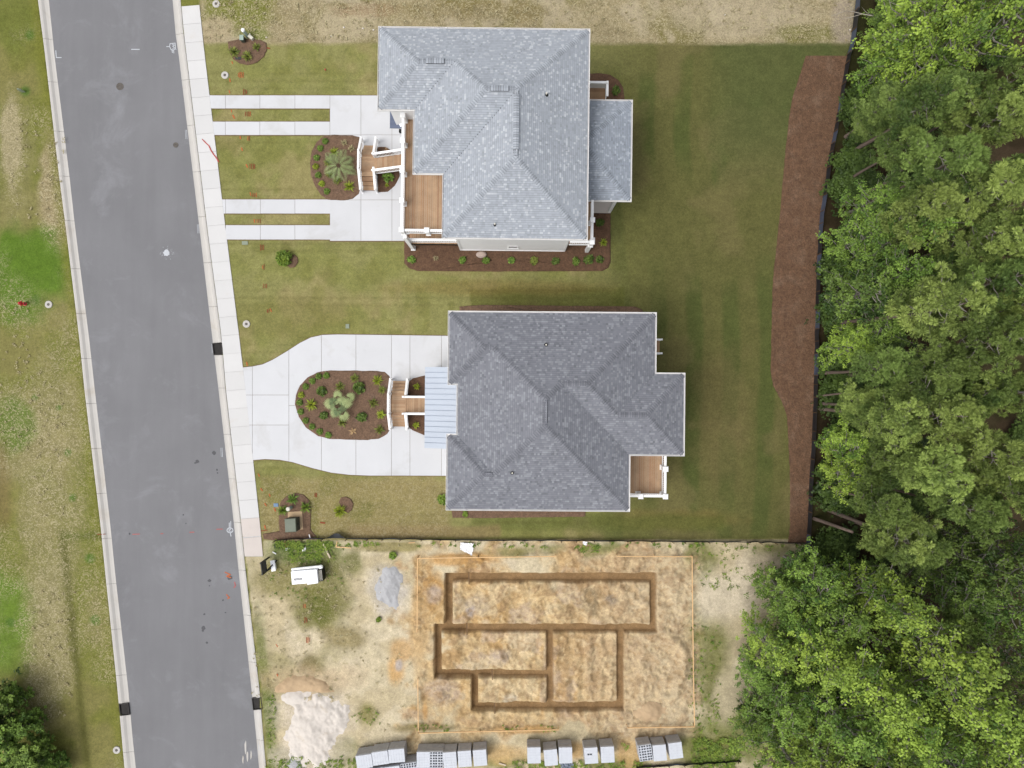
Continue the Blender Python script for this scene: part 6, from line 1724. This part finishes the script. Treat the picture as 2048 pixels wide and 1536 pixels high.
for x, y0, y1, lab in ((937.5, 1144, 1169, 'thin stick across the topmost trench'), (933.5, 1246, 1270, 'thin stick across the long middle trench'), (984, 1339, 1360, 'thin stick across the third trench down'), (989, 1400, 1428, 'thin stick across the lowest trench')):
    s = MB(); s.beam(P(x, y0, .06), P(x + .6, y1, .06), .07, .04); put(s.build('trench_stick', MATS['dark_wood']), lab, 'stick', 'sticks laid across the trenches')

# heaps
def heap(name, cx, cy, rx, ry, h_, m, label, seed, lump=.35, arc=None):
    """mound whose foot meets the ground along a ragged line"""
    n = int(max(rx, ry) * 2.6 / 2.0); us = np.linspace(cx - rx * 1.3, cx + rx * 1.3, n + 1); vs_ = np.linspace(cy - ry * 1.3, cy + ry * 1.3, n + 1)
    UU, VV = np.meshgrid(us, vs_)
    v2 = VV - (arc * ((UU - cx) / rx) ** 2 if arc else 0)
    d = np.hypot((UU - cx) / rx, (v2 - cy) / ry) + 1.0 * (fbm(UU, VV, 40, 4, seed) - .5) + .5 * (fbm(UU, VV, 12, 3, seed + 1) - .5)
    zz = h_ * np.clip(1 - d, -0.3, 1) ** 1.0 if False else h_ * np.where(d < 1, 1 - np.clip(d, 0, 1) ** 1.5, (1 - d) * 1.2)
    zz = zz * (1 + lump * (fbm(UU, VV, 15, 3, seed + 2) - .5) * 2) + .06 * (fbm(UU, VV, 6, 2, seed + 3) - .5) * (d < 1.05) - .01
    b = MB(); ids = -np.ones(UU.shape, int)
    for j in range(n + 1):
        for i in range(n + 1):
            ids[j, i] = len(b.v); b.v.append((*G(UU[j, i], VV[j, i]), max(-.12, float(zz[j, i]))))
    for j in range(n):
        for i in range(n):
            if max(zz[j:j + 2, i:i + 2].ravel()) > -.08: b.f.append((ids[j, i], ids[j + 1, i], ids[j + 1, i + 1], ids[j, i + 1])); b.m.append(0); b.c.append(None)
    return put(b.build(name, MATS[m], smooth=True), label, 'heap')
heap('gravel_heap', 777, 1174, 22, 36, .26, 'gravel_grey', 'low grey gravel heap on the sand between the cabin and the trenches', 4)
heap('white_sand_pile', 626, 1454, 58, 70, .42, 'sand_white', 'big white sand pile near the street', 2, .25)
heap('sand_spill', 590, 1395, 26, 14, .16, 'sand_white', 'small spill of white sand above the big white pile', 5)
heap('spoil_ridge', 606, 1364, 66, 15, .26, 'spoil_tan', 'tan curved ridge of soil above the white sand pile', 6, arc=34)
heap('cement_dump', 588, 1530, 14, 12, .2, 'gravel_grey', 'small pale grey dump at the foot of the white sand pile', 9)
heap('spoil_heap', 1300, 1425, 26, 18, .3, 'spoil_tan', 'low tan soil heap right of the trenches', 8)

# toppled portable toilet
e = empty('portable_toilet', P(622, 1145, 0), math.radians(5.5)); put(e, 'white portable toilet lying on its back in the grass', 'portable toilet')
s = MB(); s.hexa([(-1.2, -.56, 0), (-.05, -.56, 0), (-.05, .5, 0), (-1.2, .5, 0), (-1.2, -.54, 1.0), (-.05, -.54, 1.02), (-.05, .46, 1.02), (-1.2, .46, 1.0)]); s.build('cabin', MATS['toilet_white'], e, bevel=.03)
s = MB(); s.hexa([(-.05, -.66, 0), (.82, -.62, 0), (.82, .5, 0), (-.05, .5, 0), (-.05, -.64, 1.06), (.8, -.6, 1.06), (.8, .44, 1.06), (-.05, .46, 1.06)]); s.build('roof_section', MATS['toilet_white'], e, bevel=.04)
s = MB()
for i in range(5): s.box(-1.18, -.08, -.5 + i * .2, -.47 + i * .2, 1.0, 1.022)
s.build('cabin_rib', MATS['toilet_white'], e)
s = MB(); s.box(-.95, -.45, -.22, -.19, 1.02, 1.06); s.box(-.95, -.45, -.12, -.09, 1.02, 1.06); s.box(-.97, -.94, -.22, -.09, 1.02, 1.06); s.box(-.46, -.43, -.22, -.09, 1.02, 1.06); s.build('door_handle', MATS['pipe_grey'], e)
s = MB(); s.tube([(-1.2, .56, .75), (.0, .58, .78), (1.02, .58, .78)], [.09, .09, .1], 10); s.build('vent_stack', MATS['toilet_white'], e)
s = MB(); s.lathe([(.16, .6), (.17, .8), (.1, .86)], 14, (1.0, .52, 0)); s.build('vent_cap', MATS['toilet_white'], e)
s = MB(); s.box(.80, 1.12, -.52, .42, .1, .86); s.build('base_skid', MATS['black_plastic'], e)
for i in range(4): s = MB(); s.box(.84 + i * .075, .86 + i * .075, -.44, .34, .86, .90); s.build('skid_slat', MATS['cream_plastic'], e)
# black sign with two posts and a white board
e = empty('lot_sign', P(537, 1116, 0)); org = tuple(e.location); put(e, 'black notice panel on two posts at the end of the pavement', 'sign')
a0, a1 = P(537.5, 1115, 0), P(540.5, 1136.5, 0); up = Vector((0, 0, 1))
for q in (a0, a1): s = MB(); s.box(q.x - .05, q.x + .05, q.y - .05, q.y + .05, -.2, 1.75); s.build('post', MATS['black_plastic'], e, org=org)
d = (a1 - a0).normalized(); nn = Vector((-d.y, d.x, 0)) * .03
s = MB(); s.hexa([a0 - nn + up * .7, a1 - nn + up * .7, a1 + nn + up * .7, a0 + nn + up * .7, a0 - nn + up * 1.7, a1 - nn + up * 1.7, a1 + nn + up * 1.7, a0 + nn + up * 1.7]); s.build('panel', MATS['black_plastic'], e, org=org)
s = MB(); s.beam(P(554, 1120.5, .03), a1 + up * .9, .09, .06); s.build('brace', MATS['black_plastic'], e, org=org)
e = empty('white_box', P(549, 1129, 0), math.radians(8)); put(e, 'white rounded box lying beside the black notice panel', 'box')
s = MB(); s.box(-.13, .13, -.38, .36, .0, .3); s.build('body', MATS['toilet_white'], e, bevel=.05); s = MB(); s.box(-.17, .17, -.43, .41, .3, .37); s.build('lid', MATS['toilet_white'], e, bevel=.03)

# loose things on the lot
def sheet(name, pts, label, m, cat, z=.03, amp=.07, n=10):
    """crumpled sheet over a quadrilateral of photo pixels"""
    b = MB(); A_, B_, C_, D_ = [np.array(p, float) for p in pts]; rg = np.random.default_rng(int(A_[0]))
    for j in range(n + 1):
        for i in range(n + 1):
            u, v = i / n, j / n; p = (A_ * (1 - u) + B_ * u) * (1 - v) + (D_ * (1 - u) + C_ * u) * v
            p = p + rg.uniform(-1, 1, 2) * (.9 if i in (0, n) or j in (0, n) else .3)
            gx_, gy_ = G(*p); b.v.append((gx_, gy_, z + rg.random() * amp))
    for j in range(n):
        for i in range(n): b.f.append((j * (n + 1) + i, j * (n + 1) + i + 1, (j + 1) * (n + 1) + i + 1, (j + 1) * (n + 1) + i)); b.m.append(0); b.c.append(None)
    return put(b.build(name, MATS[m]), label, cat)
sheet('plastic_sheet', ((921, 1084), (948, 1087), (944, 1111), (920, 1099)), 'crumpled white plastic sheet lying above the long batter rail', 'white_film', 'plastic sheet')
sheet('plastic_scrap', ((1165, 1083), (1174, 1083), (1173, 1090), (1166, 1089)), 'small white plastic scrap near the fence above the trenches', 'white_film', 'scrap', n=5)
sheet('clear_plastic', ((1120, 1524), (1146, 1525), (1150, 1545), (1124, 1545)), 'rumpled clear plastic wrap behind the group of three block stacks', 'clear_film', 'plastic sheet', amp=.2)
sheet('white_litter', ((571, 1096), (580, 1095), (581, 1099), (571, 1100)), 'white litter in the weeds beside the black fence', 'white_film', 'litter', n=4)
sheet('sand_bag', ((606, 1096), (613, 1092), (612, 1102), (604, 1103)), 'pale crumpled bag lying in the weeds', 'white_film', 'bag', amp=.18, n=6)
sheet('grey_cover', ((548, 1088), (561, 1087), (561, 1096), (549, 1097)), 'grey ribbed plastic cover at the start of the black fence', 'pipe_grey', 'cover', amp=.05, n=6)
sheet('soil_scrap', ((568, 1084), (582, 1084), (581, 1095), (569, 1094)), 'rusty brown scrap among the weeds by the fence', 'brick_red', 'scrap', n=5)
def stick(name, pts, w, h_, m, label, cat, z=.06):
    s = MB()
    for a, c in zip(pts[:-1], pts[1:]): s.beam(P(*a, z), P(*c, z), w, h_); z += .03
    return put(s.build(name, MATS[m]), label, cat)
stick('timber_post', [(646, 1088), (660, 1116)], .11, .09, 'pale_wood', 'pale timber post lying near the toppled toilet', 'post', .12)
stick('timber_corner', [(674, 1083), (672, 1094), (702, 1096)], .07, .05, 'raw_wood', 'L shaped pale timber offcut near the fence', 'timber')
stick('timber_offcut', [(817, 1086), (830, 1085)], .06, .05, 'raw_wood', 'short timber offcut near the fence above the trenches', 'timber'); stick('white_stake', [(545, 1104), (552, 1108)], .06, .05, 'toilet_white', 'small white stake lying beside the pavement end', 'stake'); stick('timber_scrap', [(998, 1527), (1012, 1531)], .1, .06, 'pale_wood', 'pale timber scrap near the bottom edge', 'timber')
stick('fence_stake', [(618, 1069), (620, 1076)], .05, .05, 'toilet_white', 'white stake leaning at the fence below the transformer', 'stake', .3)

# ================================================================ UTILITIES AND SMALL THINGS
e = empty('transformer', P(590, 1043, 0), math.radians(3)); put(e, 'green steel transformer box on a concrete pad', 'transformer')
s = MB(); s.box(-.5, .62, -.62, .78, -.05, .1); s.build('pad', MATS['spoil_tan'], e, bevel=.015)
s = MB(); s.hexa([(-.44, -.6, .1), (.40, -.6, .1), (.40, .38, .1), (-.44, .38, .1), (-.47, -.6, .85), (.36, -.6, .85), (.36, .38, .85), (-.47, .38, .85)]); s.build('cabinet', MATS['transformer_side'], e)
s = MB(); s.hexa([(-.5, -.63, .85), (.36, -.63, .85), (.36, .41, .85), (-.5, .41, .85), (-.46, -.58, .92), (.32, -.58, .92), (.32, .37, .92), (-.46, .37, .92)]); s.build('lid', MATS['transformer_green'], e)
s = MB(); s.box(.4, .43, -.2, .0, .4, .55); s.build('hasp', MATS['pipe_grey'], e)
e = empty('utility_post', P(583, 1014.5, 0)); put(e, 'round cream capped utility post above the transformer', 'utility post'); s = MB(); s.lathe([(.13, 0), (.13, .75)], 18); s.build('post', MATS['pedestal_green'], e); s = MB(); s.lathe([(.16, .72), (.165, .8), (.13, .86), (.04, .88)], 18); s.build('cap', MATS['cream_plastic'], e)
e = empty('utility_pedestal', P(495, 72, 0)); put(e, 'tall round green utility pedestal in the top mulch bed', 'pedestal'); s = MB(); s.lathe([(.13, 0), (.13, .85)], 16); s.build('body', MATS['pedestal_green'], e); s = MB(); s.lathe([(.145, .85), (.14, .93), (.08, .99)], 16); s.build('cap', MATS['toilet_white'], e)
e = empty('utility_box', P(488.5, 82, 0)); put(e, 'square green utility box beside the round pedestal', 'utility box'); s = MB(); s.box(-.13, .13, -.17, .17, 0, .5); s.build('body', MATS['transformer_side'], e); s = MB(); s.box(-.15, .15, -.19, .19, .5, .56); s.build('lid', MATS['pedestal_green'], e)
e = empty('utility_marker', P(503.5, 77.5, 0), math.radians(-40)); put(e, 'tilted cream utility marker beside the pedestals', 'marker'); s = MB(); s.box(-.2, .2, -.11, .11, .05, .3); s.build('body', MATS['cream_plastic'], e); s = MB(); s.tube([(-.1, .12, 0), (-.1, .12, .42)], [.045, .045], 8); s.build('pipe', MATS['cream_plastic'], e)
s = MB(); s.box(-.22, .22, -.1, .1, 0, .06); o = s.build('valve_box', MATS['pipe_grey'], None, loc=P(477, 117, .05)); put(o, 'dark rectangular valve box low in the pedestal bed', 'valve box')
def collar(px, py, label):
    e = empty('valve_collar', P(px, py, 0)); put(e, label, 'valve collar', 'round concrete valve collars')
    s = MB(); s.lathe([(.28, -.1), (.28, .035), (.26, .05), (.11, .05), (.105, .02)], 26); s.build('ring', MATS['kerb_concrete'], e)
    s = MB(); s.lathe([(.10, -.1), (.10, .035), (.05, .045)], 16); s.build('lid', MATS['cast_iron'], e)
collar(97.5, 609, 'round white valve collar beside the red hydrant'); collar(450, 150.5, 'round white valve collar below the pedestal bed'); collar(493, 648, 'round white valve collar above the looping driveway'); collar(233.5, 1500, 'round white valve collar in the grass at the bottom near the kerb'); collar(432.5, 8, 'round white valve collar at the very top of the picture')
e = empty('fire_hydrant', P(50, 608, 0)); put(e, 'red fire hydrant in the roadside grass', 'hydrant')
s = MB(); s.lathe([(.16, 0), (.16, .04), (.10, .06), (.10, .5), (.13, .52), (.13, .56), (.12, .6), (.07, .68), (.03, .7)], 18); s.build('barrel', MATS['hydrant_red'], e)
for d_ in ((0, 1), (0, -1)): s = MB(); s.tube([(0, 0, .4), (d_[0] * .18, d_[1] * .18, .4)], [.055, .06], 10); s.build('side_outlet', MATS['hydrant_red'], e)
s = MB(); s.tube([(0, 0, .36), (.22, 0, .36)], [.075, .085], 12); s.build('pumper_outlet', MATS['hydrant_red'], e); s = MB(); s.tube([(.2, 0, .36), (.26, 0, .36)], [.06, .04], 10); s.build('outlet_cap', MATS['pipe_grey'], e)
def lid(px, py, w, d, m, label, name='meter_lid'):
    s = MB(); s.box(-w / 2, w / 2, -d / 2, d / 2, -.05, .035); o = s.build(name, MATS[m], None, loc=P(px, py, 0), bevel=.01); put(o, label, 'meter lid')
lid(490, 486, .46, .28, 'lid_green', 'rectangular green meter lid below the lower wheel strips'); lid(695, 652.5, .28, .34, 'lid_green', 'small pale green meter lid above the looping driveway'); lid(1057.5, 533.5, .25, .32, 'lid_green', 'small pale green valve lid in the long side bed'); lid(552, 1010, .36, .26, 'lid_blue', 'small blue grey meter lid left of the transformer bed')

b = MB(); b.lathe([(.2, 0), (.3, .06), (.31, .18), (.26, .3), (.16, .36), (.06, .38)], 14); o = b.build('boulder', MATS['rock_pink'], None, smooth=True, loc=P(963, 510, .05)); o.scale = (1.35, .85, .9); put(o, 'pinkish boulder in the long side bed by the wall', 'boulder')

# caution tape lying over the pavement
s = MB(); pts = [(404, 278), (410, 285), (417, 291), (421, 300), (426, 308), (432, 316), (437, 324)]
for w_, off in ((1.1, 0), (0.9, 3)):
    z = .05
    for a, c in zip(pts[:-1], pts[1:]):
        s.beam(P(a[0] + off * rnd.uniform(.2, 1), a[1], z), P(c[0] + off * rnd.uniform(.2, 1), c[1], z), w_ / PPM, .008); z = .05 + rnd.random() * .02
put(s.build('caution_tape', MATS['tape_red']), 'red barrier tape lying diagonally across the pavement', 'tape')
s = MB(); s.box(-.15, .15, -.03, .03, 0, .5); s.box(-.09, .09, -.02, .02, .5, .6); o = s.build('marker_post', MATS['lid_green'], None, loc=P(47, 184, 0)); put(o, 'small green marker in the roadside grass near the top', 'marker')
s = MB(); s.tube([(0, 0, 0), (0, 0, .12)], [.05, .04], 8); s.box(-.04, .04, -.04, .04, .1, .13); o = s.build('sprinkler_flag', MATS['tape_red'], None, loc=P(651, 140, 0)); put(o, 'tiny red capped stake on the lawn beside the light house', 'stake')
# pale bits of rubble on the bare strips
rb = [(688, 55), (663, 72), (726, 57), (747, 60), (533, 75), (1450, 30), (1700, 60)]
for i, (x, y) in enumerate(rb):
    s = MB(); s.lathe([(.05, 0), (.07, .03), (.05, .07), (.02, .08)], 7); o = s.build('rubble_stone', MATS['sand_white'], None, loc=P(x, y, 0)); o.scale = (1.2, .9, .8); put(o, f'pale rubble stone, {order[i]} along the bare strip at the top', 'stone', 'pale stones on the bare strip')
